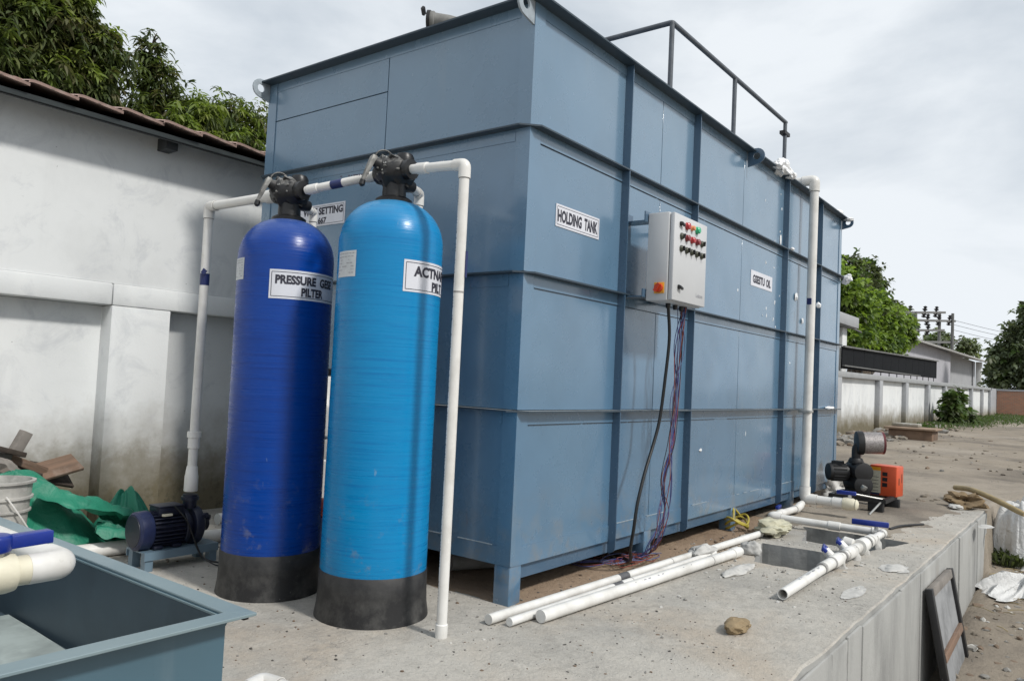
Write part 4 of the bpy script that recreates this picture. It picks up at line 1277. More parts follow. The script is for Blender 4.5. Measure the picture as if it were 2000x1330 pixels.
rp = thing('downpipe', 'tall white downpipe standing beside the light blue filter', 'pipe', (-0.57, -0.06, 0))
RPX, RPY = -0.575, -0.07
pipe_run(rp, [(F2[0], F2[1] - 0.115, ZV2), (RPX, RPY, 2.118), (RPX, RPY, -0.01)], 0.0235, couplings=[(0, 0.22, 'coupling'), (1, 0.985, 'coupling')], bands=[(1, 0.275, 0.004, M_GLUE)])
print_marks(rp, (RPX, RPY, 1.98), (RPX, RPY, 0.15), 0.0236, (-0.75, 0.45, 0), 130, (0.011, 0.005), 0.62)
print_marks(rp, V(F2[0], 0.17, ZV2), V(F2[0], 0.06, ZV2), 0.0237, (-0.9, -0.4, 0.2), 9, (0.010, 0.006), 0.9, M_GREYINK)
MB().box((RPX + 0.010, RPY - 0.026, 1.60), (RPX + 0.022, RPY - 0.0185, 1.72)).build('tape_strip', M_TAPE, rp)

b1 = thing('backwash_pipe', 'thin white pipe bending down behind the dark blue filter', 'pipe', (-0.4, 1.1, 1))
pipe_run(b1, [(F1[0] + 0.11, F1[1] + 0.05, ZT1 + 0.10), (-0.395, 1.235, 2.055), (-0.395, 1.235, 0.05)], 0.0205)
b2_ = thing('backwash_pipe', 'thin white pipe bending down behind the light blue filter', 'pipe', (-0.3, 0.46, 1))
pipe_run(b2_, [(F2[0] + 0.12, F2[1], ZT2 + 0.10), (-0.285, 0.50, 2.105), (-0.285, 0.50, 0.05)], 0.0225)

# ------------------------------------------------------------------ raw water pump by the wall
pm = thing('water_pump', 'navy blue electric water pump on a grey frame below the left riser pipe', 'pump', (-0.82, 1.87, 0))
PA = (-0.82, 1.87, 0.222)
MB().lathe([(0.060, -0.238), (0.098, -0.236), (0.112, -0.222), (0.115, -0.15), (0.110, -0.142)], PA, (1, 0, 0), 32).build('fan_cover', M_NAVY, pm, smooth=35)
MB().lathe([(0.012, -0.243), (0.090, -0.240), (0.092, -0.2345)], PA, (1, 0, 0), 24).build('fan_grille', M_DKNAVY, pm, smooth=35)
bf = MB().lathe([(0.085, -0.142), (0.085, 0.085)], PA, (1, 0, 0), 28)
for k in range(26):
    a = 2 * PI * k / 26
    bf.obox((PA[0] - 0.03, PA[1] + math.cos(a) * 0.095, PA[2] + math.sin(a) * 0.095), (0.215, 0.024, 0.006), (a, 0, 0))
bf.build('finned_motor', M_DKNAVY, pm)
MB().lathe([(0.104, 0.085), (0.108, 0.09), (0.108, 0.112), (0.075, 0.118), (0.075, 0.145), (0.112, 0.15), (0.118, 0.162), (0.118, 0.205), (0.085, 0.232), (0.05, 0.245), (0.046, 0.285), (0.03, 0.287)], PA, (1, 0, 0), 28).build('pump_casing', M_DKNAVY, pm, smooth=35)
MB().box((PA[0] - 0.10, PA[1] - 0.062, 0.305), (PA[0] + 0.075, PA[1] + 0.062, 0.352)).box((PA[0] - 0.105, PA[1] - 0.067, 0.3525), (PA[0] + 0.08, PA[1] + 0.067, 0.362)).build('terminal_box', M_DKNAVY, pm, bevel=0.006)
MB().lathe([(0.04, 0.0), (0.045, 0.03), (0.046, 0.05), (0.058, 0.052), (0.058, 0.072), (0.048, 0.074), (0.048, 0.085)], (LP[0], LP[1], 0.325), n=18).build('outlet_flange', M_DKNAVY, pm, smooth=30)
MB().lathe([(0.018, 0), (0.018, 0.02), (0.010, 0.022)], (PA[0] + 0.28, PA[1] - 0.02, 0.26), (0.6, -1, 0), 6).lathe([(0.016, 0), (0.016, 0.03)], (PA[0] + 0.20, PA[1] - 0.11, 0.29), (0, -1, 0.2), 6).build('drain_plug', M_DKNAVY, pm)
for x in (-0.10, 0.03):
    MB().box((PA[0] + x - 0.03, PA[1] - 0.085, 0.115), (PA[0] + x + 0.03, PA[1] + 0.085, 0.135)).build('foot', M_DKNAVY, pm, bevel=0.004)
MB().box((PA[0] - 0.085, PA[1] - 0.0885, 0.306), (PA[0] - 0.02, PA[1] - 0.07, 0.318)).build('rating_plate', M_CREAM, pm)
fr = MB().box((-1.03, 1.755, 0.065), (-0.50, 1.763, 0.112)).box((-1.03, 1.763, 0.104), (-0.50, 1.975, 0.112)).box((-1.03, 1.975, 0.065), (-0.50, 1.983, 0.112))
for x in (-1.02, -0.56):
    for y in (1.764, 1.92):
        fr.box((x, y, 0.0), (x + 0.055, y + 0.05, 0.103))
fr.build('stand', M_STAND, pm)
pm_fix = True
MB().tube(spline([(PA[0] + 0.0, PA[1] - 0.066, 0.36), (PA[0] + 0.07, PA[1] - 0.115, 0.27), (PA[0] + 0.13, PA[1] - 0.14, 0.13), (PA[0] + 0.18, PA[1] - 0.18, 0.04), (PA[0] + 0.30, PA[1] - 0.26, 0.012), (PA[0] + 0.38, PA[1] - 0.16, 0.012)], 8), 0.006, 6).build('lead', M_CABLE, pm, smooth=70)
MB().tube(spline([(PA[0] + 0.12, PA[1] - 0.12, 0.16), (PA[0] + 0.16, PA[1] - 0.17, 0.06), (PA[0] + 0.22, PA[1] - 0.27, 0.010), (PA[0] + 0.34, PA[1] - 0.30, 0.010)], 8), 0.005, 6).build('lead', M_CABLE, pm, smooth=70)
pm.scale = (0.84, 0.90, 0.95)
pm.location.x = LP[0] - (LP[0] + 0.82) * 0.84
gp = thing('suction_pipe', 'white pipe lying on the ground behind the navy pump', 'pipe', (-0.7, 2.2, 0.05))
pipe_run(gp, [(-1.75, 2.33, 0.045), (0.3, 2.14, 0.045)], 0.042, couplings=[(0, 0.86, 'coupling')])
gp2 = thing('feed_pipe', 'short white pipe stub with a collar behind the dark blue filter', 'pipe', (-0.3, 2.3, 0.12))
pipe_run(gp2, [(-0.48, 1.87, 0.222), (-0.26, 1.87, 0.222), (-0.26, 1.3, 0.222)], 0.034, couplings=[(0, 0.45, 'coupling')])

# dosing drum glimpsed between the two filters
dd = thing('dosing_drum', 'white plastic drum glimpsed between the two blue filters', 'drum', (-0.16, 1.36, 0))
MB().lathe([(0.17, 0.35), (0.185, 0.37), (0.19, 0.62), (0.183, 0.63), (0.19, 0.64), (0.19, 0.92), (0.17, 0.96), (0.09, 1.12), (0.085, 1.125)], (-0.15, 1.40, 0), n=28).build('drum_body', M_PVC, dd, smooth=35)
MB().lathe([(0.1, 1.125), (0.1, 1.16), (0.02, 1.17)], (-0.15, 1.40, 0), n=20).build('lid', M_BLACK, dd, smooth=35)
MB().lathe([(0.20, 0.0), (0.20, 0.34), (0.17, 0.348)], (-0.15, 1.40, 0), n=20).build('stand', M_NAVY, dd, smooth=35)
MB().lathe([(0.03, 0.0), (0.055, 0.01), (0.055, 0.12), (0.03, 0.13)], (-0.28, 1.22, 0.37), (0, -1, 0), 14).build('dosing_head', M_REDSW, dd, smooth=35)
MB().tube([(-0.33, 1.25, 0.76), (-0.05, 1.20, 0.76)], 0.012, 8).build('strap', M_GALV, dd, smooth=50)

# ------------------------------------------------------------------ overflow pipe on the long face
ov = thing('overflow_pipe', 'white overflow pipe down the long tank face, ending in a blue handled valve', 'pipe', (4.5, -0.1, 0))
pipe_run(ov, [(4.52, 0.32, 3.235), (4.52, -0.125, 3.235), (4.485, -0.125, 0.145), (4.485, -0.50, 0.145)], 0.042, couplings=[(2, 0.86, 'coupling')])
MB().box((4.43, -0.168, 0.962), (4.54, -0.055, 0.988)).build('clamp', M_BOLT, ov, bevel=0.003)
MB().lathe([(0.045, -0.06), (0.055, -0.055), (0.060, -0.02), (0.055, 0.03), (0.045, 0.05), (0.048, 0.06), (0.03, 0.075), (0.001, 0.08)], (4.485, -0.53, 0.145), (0, -1, 0), 18).build('valve_body', M_CREAM, ov, smooth=40)
MB().lathe([(0.016, 0), (0.016, 0.05)], (4.485, -0.53, 0.185), n=10).build('valve_stem', M_PVC, ov)
MB().obox((4.485, -0.50, 0.245), (0.034, 0.17, 0.036), (0, 0, 0)).build('valve_handle', M_HANDLE, ov, bevel=0.006)
MB().box((4.40, -0.158, 2.0), (4.418, -0.118, 2.06)).build('tape_scrap', M_TAPE, ov)

# ------------------------------------------------------------------ pit manifold and the loop of pipe behind it
mf = thing('valve_manifold', 'white pipe manifold with small blue valves lying across the two open pits', 'pipe manifold', (2.5, -0.99, 0.07))
MY, MZ, MR = -0.99, 0.056, 0.0295
mm = MB()
# open-ended first pipe: outer wall, inner wall and rim
ro, ri = MR, MR * 0.86
n = 22
P, F = [], []
for (x, r_) in ((1.20, ro), (2.3, ro), (1.20, ri), (1.55, ri)):
    for k in range(n):
        a = 2 * PI * k / n
        P.append((x, MY + r_ * math.cos(a), MZ - 0.018 * (x < 1.6) + r_ * math.sin(a)))
for k in range(n):
    j = (k + 1) % n
    F += [(k, j, n + j, n + k), (2 * n + k, 3 * n + k, 3 * n + j, 2 * n + j), (k, 2 * n + k, 2 * n + j, j)]
F.append(tuple(3 * n + k for k in range(n)))
mm.add(P, F).build('open_pipe', M_PVC, mf, smooth=50)
def col(x, w, r_, nm='coupling', mat=M_PVC):
    return MB().lathe([(r_ * 0.93, -w), (r_, -w + 0.006), (r_, w - 0.006), (r_ * 0.93, w)], (x, MY, MZ), (1, 0, 0), 20).build(nm, mat, mf, smooth=40)
col(1.95, 0.010, 0.036, 'glue_ring', M_GLUE); col(2.07, 0.09, 0.036); col(2.17, 0.012, 0.040, 'glue_ring', M_GLUE)
MB().tube([(2.15, MY, MZ), (3.55, MY, MZ)], MR, 20).build('pipe', M_PVC, mf, smooth=50)
for x in (2.27, 2.62):
    MB().lathe([(0.034, -0.09), (0.042, -0.08), (0.044, 0), (0.042, 0.08), (0.034, 0.09)], (x, MY, MZ), (1, 0, 0), 20).build('valve_body', M_PVC, mf, smooth=40)
    MB().lathe([(0.03, 0), (0.03, 0.05), (0.02, 0.055)], (x, MY + 0.03, MZ + 0.022), (0, 0.75, 0.66), 12).build('valve_stem', M_PVC, mf, smooth=40)
    MB().lathe([(0.022, 0), (0.024, 0.004), (0.024, 0.022), (0.018, 0.026)], (x, MY + 0.062, MZ + 0.052), (0, 0.75, 0.66), 8).obox((x + 0.01, MY + 0.075, MZ + 0.066), (0.15, 0.036, 0.022), (0.7, 0, 0.25)).build('valve_handle', M_HANDLE, mf, bevel=0.003)
col(2.44, 0.012, 0.041, 'glue_ring', M_GLUE)
col(2.80, 0.05, 0.037); col(2.90, 0.014, 0.056, 'flange_ring')
MB().lathe([(0.04, -0.07), (0.050, -0.05), (0.050, 0.05), (0.04, 0.07)], (3.00, MY, MZ), (1, 0, 0), 20).build('union', M_PVC, mf, smooth=40)
MB().lathe([(0.036, 0), (0.046, 0.01), (0.046, 0.07), (0.03, 0.085), (0.001, 0.09)], (2.86, MY + 0.03, MZ + 0.01), (0, 1, 0.15), 18).build('end_cap', M_PVC, mf, smooth=40)
col(3.07, 0.007, 0.050, 'rubber_seal', M_BLACK)
col(3.16, 0.03, 0.046); col(3.25, 0.03, 0.044, 'union_nut')
pipe_run(mf, [(3.30, MY, MZ), (3.66, MY, MZ), (3.56, -0.12, MZ + 0.02), (4.3, -0.115, MZ + 0.01), (4.43, -0.118, 0.10)], 0.0305, couplings=[(1, 0.42, 'coupling'), (2, 0.35, 'coupling')])
MB().obox((3.53, MY + 0.07, MZ + 0.085), (0.035, 0.27, 0.042), (0, 0, 0.12)).build('valve_handle', M_HANDLE, mf, bevel=0.006)
MB().lathe([(0.016, 0), (0.016, 0.05)], (3.56, MY + 0.03, MZ + 0.03), n=10).build('valve_stem', M_PVC, mf)
MB().obox((3.96, -0.05, MZ + 0.05), (0.15, 0.03, 0.03), (0, 0, 0.15)).build('valve_handle', M_HANDLE, mf, bevel=0.004)
for x, d, s_ in ((2.30, 0.16, 1), (2.66, 0.18, 2), (2.92, 0.16, 4), (3.32, 0.2, 5)):
    MB().blob((x + 0.03, MY - 0.02, MZ - d * 0.5), (0.04, 0.04, d * 0.6), 0.4, 1.4, 3, s_).build('cement_support', M_PLASTER, mf, smooth=60)
print_marks(mf, (1.45, MY, MZ), (1.85, MY, MZ), MR, (-0.2, -0.5, 1), 16, (0.03, 0.012), 0.5, M_GREYINK)
print_marks(mf, (1.75, MY, MZ), (1.9, MY, MZ), MR, (-0.2, 0.2, 1), 3, (0.03, 0.02), 0.9, M_DKTAPE)

# three pipes lying side by side along the tank
def ground_pipe(label, a, b_, r, bands, extra=()):
    t = thing('pvc_pipe', label, 'pipe', ((a[0] + b_[0]) / 2, (a[1] + b_[1]) / 2, 0), 'white pipes lying side by side along the tank')
    pipe_run(t, [a, b_], r, bands=bands, couplings=extra)
    return t
g1 = ground_pipe('long white pipe nearest the tank, running to a cloth wrapped end', (-0.30, -0.115, 0.028), (2.93, -0.255, 0.032), 0.0245, [(0, 0.365, 0.05, M_DKTAPE), (0, 0.545, 0.003, M_GLUE)])
g2 = ground_pipe('middle of three white pipes beside the tank, ending in white cement', (-0.25, -0.20, 0.024), (1.95, -0.283, 0.028), 0.0205, [(0, 0.43, 0.045, M_DKTAPE), (0, 0.5, 0.003, M_GLUE)])
g3 = ground_pipe('thickest of three white pipes beside the tank, with a socketed end', (-0.10, -0.272, 0.034), (2.12, -0.395, 0.036), 0.0312, [(0, 0.80, 0.004, M_GLUE)], [(0, 0.965, 'coupling')])
print_marks(g3, (0.7, -0.316, 0.034), (1.4, -0.355, 0.035), 0.0316, (-0.2, -0.6, 0.8), 14, (0.03, 0.008), 0.45, M_GREYINK)
def lump(label, c, r, seed, mat=M_PLASTER, cat='cement', amp=0.32, name='cement_lump'):
    o = MB().blob(c, r, amp, 1.25, 4, seed, flat=0.004).build(name, mat, smooth=60)
    return tag(o, label, cat)
lump('white cement lump holding the ends of the middle pipes', (1.86, -0.235, 0.04), (0.16, 0.07, 0.05), 2)
lump('rounded white cement cap beside the thick pipe end', (2.27, -0.42, 0.03), (0.06, 0.075, 0.06), 3)
lump('long white smear of cement in front of the thick pipe end', (1.70, -0.55, -0.006), (0.24, 0.06, 0.034), 4)
lump('flat white cement scrap near the edge of the platform', (2.60, -1.28, -0.006), (0.14, 0.08, 0.024), 6)
lump('pale cement patch on the slab in front of the manifold', (1.72, -1.24, -0.003), (0.2, 0.05, 0.009), 9)
rag = MB().blob((3.10, -0.30, 0.055), (0.17, 0.12, 0.065), 0.55, 1.4, 4, 5, flat=0.004).build('cloth_wrap', plain('stained_cloth', (0.50, 0.48, 0.36), 0.85, 0.35, 6, bump=0.6), smooth=35)
tag(rag, 'stained cream cloth wrapped over a pipe end beside the pits', 'cloth')
yh = MB()
for k in range(3):
    c = V(3.03, -0.02, 0.055 + 0.02 * k)
    yh.tube([c + V(math.cos(a) * (0.105 + .015 * k), math.sin(a) * 0.085, 0.03 * math.sin(a * 2 + k)) for a in [2 * PI * i / 26 for i in range(27)]], 0.009, 8)
yh.tube(spline([(3.14, 0.0, 0.12), (3.06, 0.03, 0.19), (2.98, -0.01, 0.17), (2.93, -0.03, 0.10)], 6), 0.009, 8)
tag(yh.build('garden_hose', plain('yellow_hose', (0.42, 0.34, 0.05), 0.4, 0.3, 14), smooth=70), 'coiled yellow hose round the third tank leg', 'hose')
dp = thing('drain_pipe', 'dusty dark grey pipe lying in the shade under the tank', 'pipe', (0.7, 0.35, 0.08))
M_DUSTPIPE = plain('dusty_grey_pipe', (0.22, 0.215, 0.20), 0.7, 0.3, 10)
pipe_run(dp, [(0.25, 0.62, 0.075), (1.02, 0.22, 0.075)], 0.050, M_DUSTPIPE, couplings=[(0, 0.85, 'coupling')])

# ------------------------------------------------------------------ air blower with its orange belt guard
M_MAROON = plain('maroon_filter_end', (0.15, 0.03, 0.035), 0.45, 0.3, 20)
bl = thing('air_blower', 'black air blower with a round intake filter and an orange belt guard', 'blower', (5.4, -0.45, 0))
for x, y in ((5.22, -0.60), (5.66, -0.66), (5.22, -0.2), (5.66, -0.25)):
    MB().box((x - 0.04, y - 0.07, -0.02), (x + 0.04, y + 0.07, 0.10)).build('foot', M_BLACKIRON, bl, bevel=0.006)
MB().box((5.16, -0.70, 0.10), (5.70, -0.66, 0.14)).box((5.16, -0.2, 0.10), (5.70, -0.16, 0.14)).box((5.16, -0.658, 0.10), (5.20, -0.202, 0.14)).box((5.66, -0.658, 0.10), (5.70, -0.202, 0.14)).build('base_frame', M_BLACKIRON, bl)
MB().lathe([(0.06, -0.16), (0.095, -0.15), (0.10, -0.13), (0.10, 0.12), (0.07, 0.14)], (5.44, -0.37, 0.24), (0.8, 0.6, 0), 20).lathe([(0.06, -0.16), (0.095, -0.15), (0.10, -0.13), (0.10, 0.12), (0.07, 0.14)], (5.44, -0.37, 0.37), (0.8, 0.6, 0), 20).obox((5.44, -0.37, 0.20), (0.26, 0.15, 0.16), (0, 0, 0.64)).obox((5.33, -0.42, 0.34), (0.05, 0.05, 0.05), (0.4, 0.3, 0.3)).build('blower_casing', M_BLACKIRON, bl, smooth=35)
mt = MB().lathe([(0.05, -0.11), (0.085, -0.10), (0.09, -0.085), (0.09, 0.09), (0.07, 0.11)], (5.33, -0.20, 0.35), (0.6, -0.8, 0), 22)
for k in range(16):
    a = 2 * PI * k / 16
    mt.obox(V(5.33, -0.20, 0.35) + V(math.cos(a) * 0.072, 0.054 * math.cos(a), math.sin(a) * 0.09), (0.012, 0.13, 0.012), (0, 0, 0.64))
mt.box((5.28, -0.25, 0.42), (5.38, -0.15, 0.465)).build('motor', M_BLACKIRON, bl, smooth=35)
MB().tube(fillet([(5.40, -0.36, 0.44), (5.40, -0.36, 0.62), (5.44, -0.42, 0.66)], 0.07, 8), 0.044, 14).build('intake_pipe', M_BLACKIRON, bl, smooth=60)
MB().lathe([(0.075, -0.02), (0.075, 0.0), (0.06, 0.03)], (5.40, -0.36, 0.475), n=14).build('intake_flange', M_BLACKIRON, bl, smooth=35)
ff = MB().lathe([(0.05, -0.01), (0.118, 0.0), (0.122, 0.02), (0.122, 0.06)], (5.40, -0.36, 0.66), (0.45, -0.9, 0.05), 24).build('filter_head', M_BLACKIRON, bl, smooth=35)
MB().lathe([(0.112, 0.06), (0.112, 0.24)], (5.40, -0.36, 0.66), (0.45, -0.9, 0.05), 28).build('filter_screen', M_STEEL, bl, smooth=35)
MB().lathe([(0.112, 0.241), (0.114, 0.262), (0.08, 0.27)], (5.40, -0.36, 0.66), (0.45, -0.9, 0.05), 24).build('filter_end', M_MAROON, bl, smooth=35)
MB().lathe([(0.02, 0), (0.02, 0.05), (0.035, 0.055), (0.035, 0.08)], (5.50, -0.36, 0.46), n=8).lathe([(0.015, 0), (0.03, 0.02), (0.03, 0.05)], (5.22, -0.47, 0.20), (0, -0.5, 1), 8).build('gauge', M_BOLT, bl, smooth=35)
# guard: a box turned to face the camera's right
GR = Matrix.Rotation(D2R(-8), 3, 'Z')
gc = V(5.66, -0.60, 0.285)
gd = MB().obox(gc, (0.20, 0.27, 0.31), GR).build('belt_guard', M_ORANGE, bl, bevel=0.012)
fx = GR @ V(-1, 0, 0); fy = GR @ V(0, -1, 0)
def on_left(u0, u1, z0, z1, mat, nm, d=0.0015):
    """patch on the guard's narrow face (towards -x); u along -y"""
    o = gc + fx * (0.10 + d)
    MB().add([o + fy * u0 + V(0, 0, z0), o + fy * u1 + V(0, 0, z0), o + fy * u1 + V(0, 0, z1), o + fy * u0 + V(0, 0, z1)], [(0, 1, 2, 3)]).build(nm, mat, gd)
M_WARN = plain('pale_warning_label', (0.55, 0.53, 0.42), 0.5, 0.2, 60)
on_left(-0.125, -0.02, -0.13, 0.12, M_WARN, 'warning_label')
on_left(-0.12, -0.02, 0.10, 0.135, M_YEL, 'warning_strip', 0.003)
for k in range(3): on_left(-0.005, 0.045, -0.06 + k * 0.055, -0.02 + k * 0.055, M_BLACKIRON, 'vent_slot')
for k in range(5): on_left(-0.11, -0.04, -0.11 + k * 0.035, -0.105 + k * 0.035, M_INK, 'label_line', 0.003)
on_left(-0.12, -0.03, -0.15, -0.128, M_NAVY, 'badge', 0.003)
for u, z, w_, h_ in ((-0.03, 0.0, 0.014, 0.07), (0.045, 0.03, 0.010, 0.09)):
    o = gc + fy * (0.135 + 0.0015)
    MB().add([o - fx * (u - w_) + V(0, 0, z - h_ / 2), o - fx * (u + w_) + V(0, 0, z - h_ / 2), o - fx * (u + w_) + V(0, 0, z + h_ / 2), o - fx * (u - w_) + V(0, 0, z + h_ / 2)], [(0, 1, 2, 3)]).build('vent_slot', M_RUST, gd)
MB().tube([(4.85, -0.62, 0.02), (5.25, -0.66, 0.13)], 0.010, 8).build('tie_rod', M_BOLT, bl, smooth=50)
MB().tube([(4.95, -0.30, 0.20), (5.25, -0.66, 0.13)], 0.010, 8).build('tie_rod', M_BOLT, bl, smooth=50)
ws = MB().blob((6.15, 0.02, 0.10), (0.42, 0.22, 0.22), 0.5, 1.3, 4, 12, flat=0.0).build('white_sack', plain('white_sack', (0.62, 0.62, 0.60), 0.8, 0.12, 8, bump=0.4), smooth=60)
tag(ws, 'white cement sack lying behind the black blower at the tank end', 'sack')

# ------------------------------------------------------------------ open blue tray tank at lower left
ty = thing('open_tray', 'open topped blue grey steel tray with a flat rim, lower left corner', 'tray', (-2.55, 0.05, 0))
TX1, TX0, TY0, TY1, TZ = -2.062, -3.02, -0.685, 0.88, 0.55
wt = 0.006
for nm, a, b_ in (('side_wall', (TX1 - wt, TY0 + wt, 0.06), (TX1, TY1 - wt, TZ - .008)), ('side_wall', (TX0, TY0 + wt, 0.06), (TX0 + wt, TY1 - wt, TZ - .008)), ('end_wall', (TX0, TY0, 0.06), (TX1, TY0 + wt, TZ - .008)), ('end_wall', (TX0, TY1 - wt, 0.06), (TX1, TY1, TZ - .008))):
    MB().box(a, b_).build(nm, M_TRAY, ty)
for a, b_ in (((TX1 - wt - .003, TY0 + .012, .2), (TX1 - wt - .0004, TY1 - .012, TZ - .015)), ((TX0 + wt + .0004, TY0 + .012, .2), (TX0 + wt + .003, TY1 - .012, TZ - .015)), ((TX0 + .012, TY0 + wt + .0004, .2), (TX1 - .012, TY0 + wt + .003, TZ - .009)), ((TX0 + .012, TY1 - wt - .003, .2), (TX1 - .012, TY1 - wt - .0004, TZ - .009))):
    MB().box(a, b_).build('inner_shade_sheet', M_TRAYIN, ty)  # thin added sheets carrying the painted shade inside the walls
MB().box((TX0 + wt, TY0 + wt, 0.258), (TX1 - wt, TY1 - wt, 0.265)).build('floor_plate', M_TRAYIN, ty)
def rim(P4):
    return MB().prism([(x, y, TZ - 0.0075) for x, y in P4], (0, 0, 0.0075))
ro_, ri_ = 0.052, 0.004
O4 = [(TX0 - ro_, TY0 - ro_), (TX1 + ro_, TY0 - ro_), (TX1 + ro_, TY1 + ro_), (TX0 - ro_, TY1 + ro_)]
I4 = [(TX0 + ri_, TY0 + ri_), (TX1 - ri_, TY0 + ri_), (TX1 - ri_, TY1 - ri_), (TX0 + ri_, TY1 - ri_)]
for k in range(4):
    j = (k + 1) % 4
    rim([O4[k], O4[j], I4[j], I4[k]]).build('rim_flange', M_TRAYRIM, ty, bevel=0.0012, bseg=1)
MB().box((TX1 - 0.0105, TY0 + 0.02, TZ - 0.0135), (TX1 - 0.0065, TY1 - 0.02, TZ - 0.0085)).build('rim_weld', M_TRAYRIM, ty)
for x in (TX0 + 0.03, TX1 - 0.09):
    for y in (TY0 + 0.03, TY1 - 0.09):
        MB().box((x, y, -0.01), (x + 0.06, y + 0.06, 0.0595)).build('leg', M_TRAY, ty)
MB().prism([(TX1 + 0.001, TY0 + 0.03, TZ - 0.0095), (TX1 + 0.046, TY0 + 0.03, TZ - 0.0095), (TX1 + 0.001, TY0 + 0.03, TZ - 0.07)], (0, 0.006, 0)).build('gusset', M_TRAY, ty)
MB().prism([(TX1 + 0.030, TY0 - 0.030, TZ - 0.0195), (TX1 + 0.044, TY0 - 0.030, TZ - 0.0195), (TX1 + 0.044, TY0 + 0.03, TZ - 0.0195), (TX1 + 0.030, TY0 + 0.03, TZ - 0.0195)], (0, 0, 0.011)).build('rim_clip', M_BLACKIRON, ty)
# loose plate lying inside
lpx = [(TX0 + .05, TY0 + .10), (TX1 - .07, TY0 + .06), (TX1 - .045, TY0 + .45), (TX1 - .032, TY0 + .75), (TX1 - .024, TY0 + 1.0), (TX1 - .02, TY0 + 1.23), (TX0 + .06, TY0 + 1.25)]
pp = MB()
bmp = bmesh.new()
vv = [bmp.verts.new((x, y, 0.28)) for x, y in lpx]
bmp.faces.new(vv); bmesh.ops.triangulate(bmp, faces=bmp.faces)
bmp.verts.index_update()
top = [tuple(v.co) for v in bmp.verts]; fs_ = [tuple(v.index for v in f.verts) for f in bmp.faces]; bmp.free()
pl = MB().prism(lpx and [(x, y, 0.2675) for x, y in lpx], (0, 0, 0.012)).build('loose_plate', M_PALEPLATE)
tag(pl, 'pale grey green plate lying in the bottom of the open tray', 'plate')

# PVC with a ball valve over the tray
tv = thing('tray_pipework', 'white pipe bend with a cream ball valve and blue handle above the open tray', 'pipework', (-2.35, -0.3, 0.65))
EX, EYY, EZZ = -2.318, -0.375, 0.652
pipe_run(tv, [(EX, 1.12, 0.0), (EX, 1.12, EZZ), (EX, EYY, EZZ), (-3.12, EYY - 0.015, EZZ), (-3.12, EYY - 0.015, -0.02)], 0.0295, seg=24)
MB().lathe([(0.031, -0.055), (0.043, -0.050), (0.046, -0.025), (0.046, 0.025), (0.043, 0.042), (0.033, 0.046)], (-2.470, EYY - 0.004, EZZ), (1, 0, 0), 26).build('valve_body', M_CREAM, tv, smooth=35)
MB().tube([(-2.43, EYY - 0.003, EZZ), (-2.396, EYY - 0.001, EZZ)], 0.0345, 24).build('valve_socket', M_CREAM, tv, smooth=50)
MB().lathe([(0.022, 0.02), (0.022, 0.052), (0.012, 0.055)], (-2.470, EYY - 0.004, EZZ), n=18).build('valve_stem', M_CREAM, tv, smooth=40)
MB().lathe([(0.033, 0.050), (0.036, 0.056), (0.036, 0.084), (0.031, 0.090)], (-2.470, EYY - 0.004, EZZ), n=20).obox((-2.400, EYY - 0.004, EZZ + 0.072), (0.10, 0.034, 0.030), (0, -0.03, 0.02)).build('valve_handle', M_HANDLE, tv, bevel=0.003)
print_marks(tv, (-2.43, EYY, EZZ), (-2.39, EYY, EZZ), 0.0336, (0.2, -0.8, 0.45), 7, (0.006, 0.004), 0.9, M_GREYINK)

fp = thing('floor_pipe', 'white pipe bend on the slab at the foot of the open tray', 'pipe', (-1.5, 0.0, 0.03))
pipe_run(fp, [(-1.95, -0.16, 0.034), (-1.46, -0.02, 0.034), (-1.30, -0.95, 0.034)], 0.030)
# ------------------------------------------------------------------ clutter by the wall at left
bk = thing('bucket', 'grimy white ribbed plastic bucket beside the green tarpaulin', 'bucket', (-1.485, 2.42, 0))
M_BUCKET = plain('grimy_white_plastic', (0.46, 0.45, 0.42), 0.5, 0.35, 7)
bc = (-1.485, 2.42, 0)
MB().lathe([(0.135, 0.0), (0.150, 0.18), (0.152, 0.185), (0.157, 0.30), (0.170, 0.302), (0.170, 0.312), (0.160, 0.315), (0.163, 0.37), (0.177, 0.373), (0.177, 0.385), (0.166, 0.388), (0.170, 0.455), (0.186, 0.458), (0.186, 0.470), (0.166, 0.472), (0.160, 0.43), (0.13, 0.02), (0.001, 0.018)], bc, n=40).build('bucket_body', M_BUCKET, bk, smooth=35)
hp = [V(bc[0] + 0.186 * math.cos(a), bc[1] + 0.186 * math.sin(a), 0.40 - 0.27 * math.sin(PI * k / 16)) for k, a in [(k, D2R(-95 + 180 * k / 16)) for k in range(17)]]
MB().tube(hp, 0.0045, 6).build('bail_handle', M_PVC, bk, smooth=60)

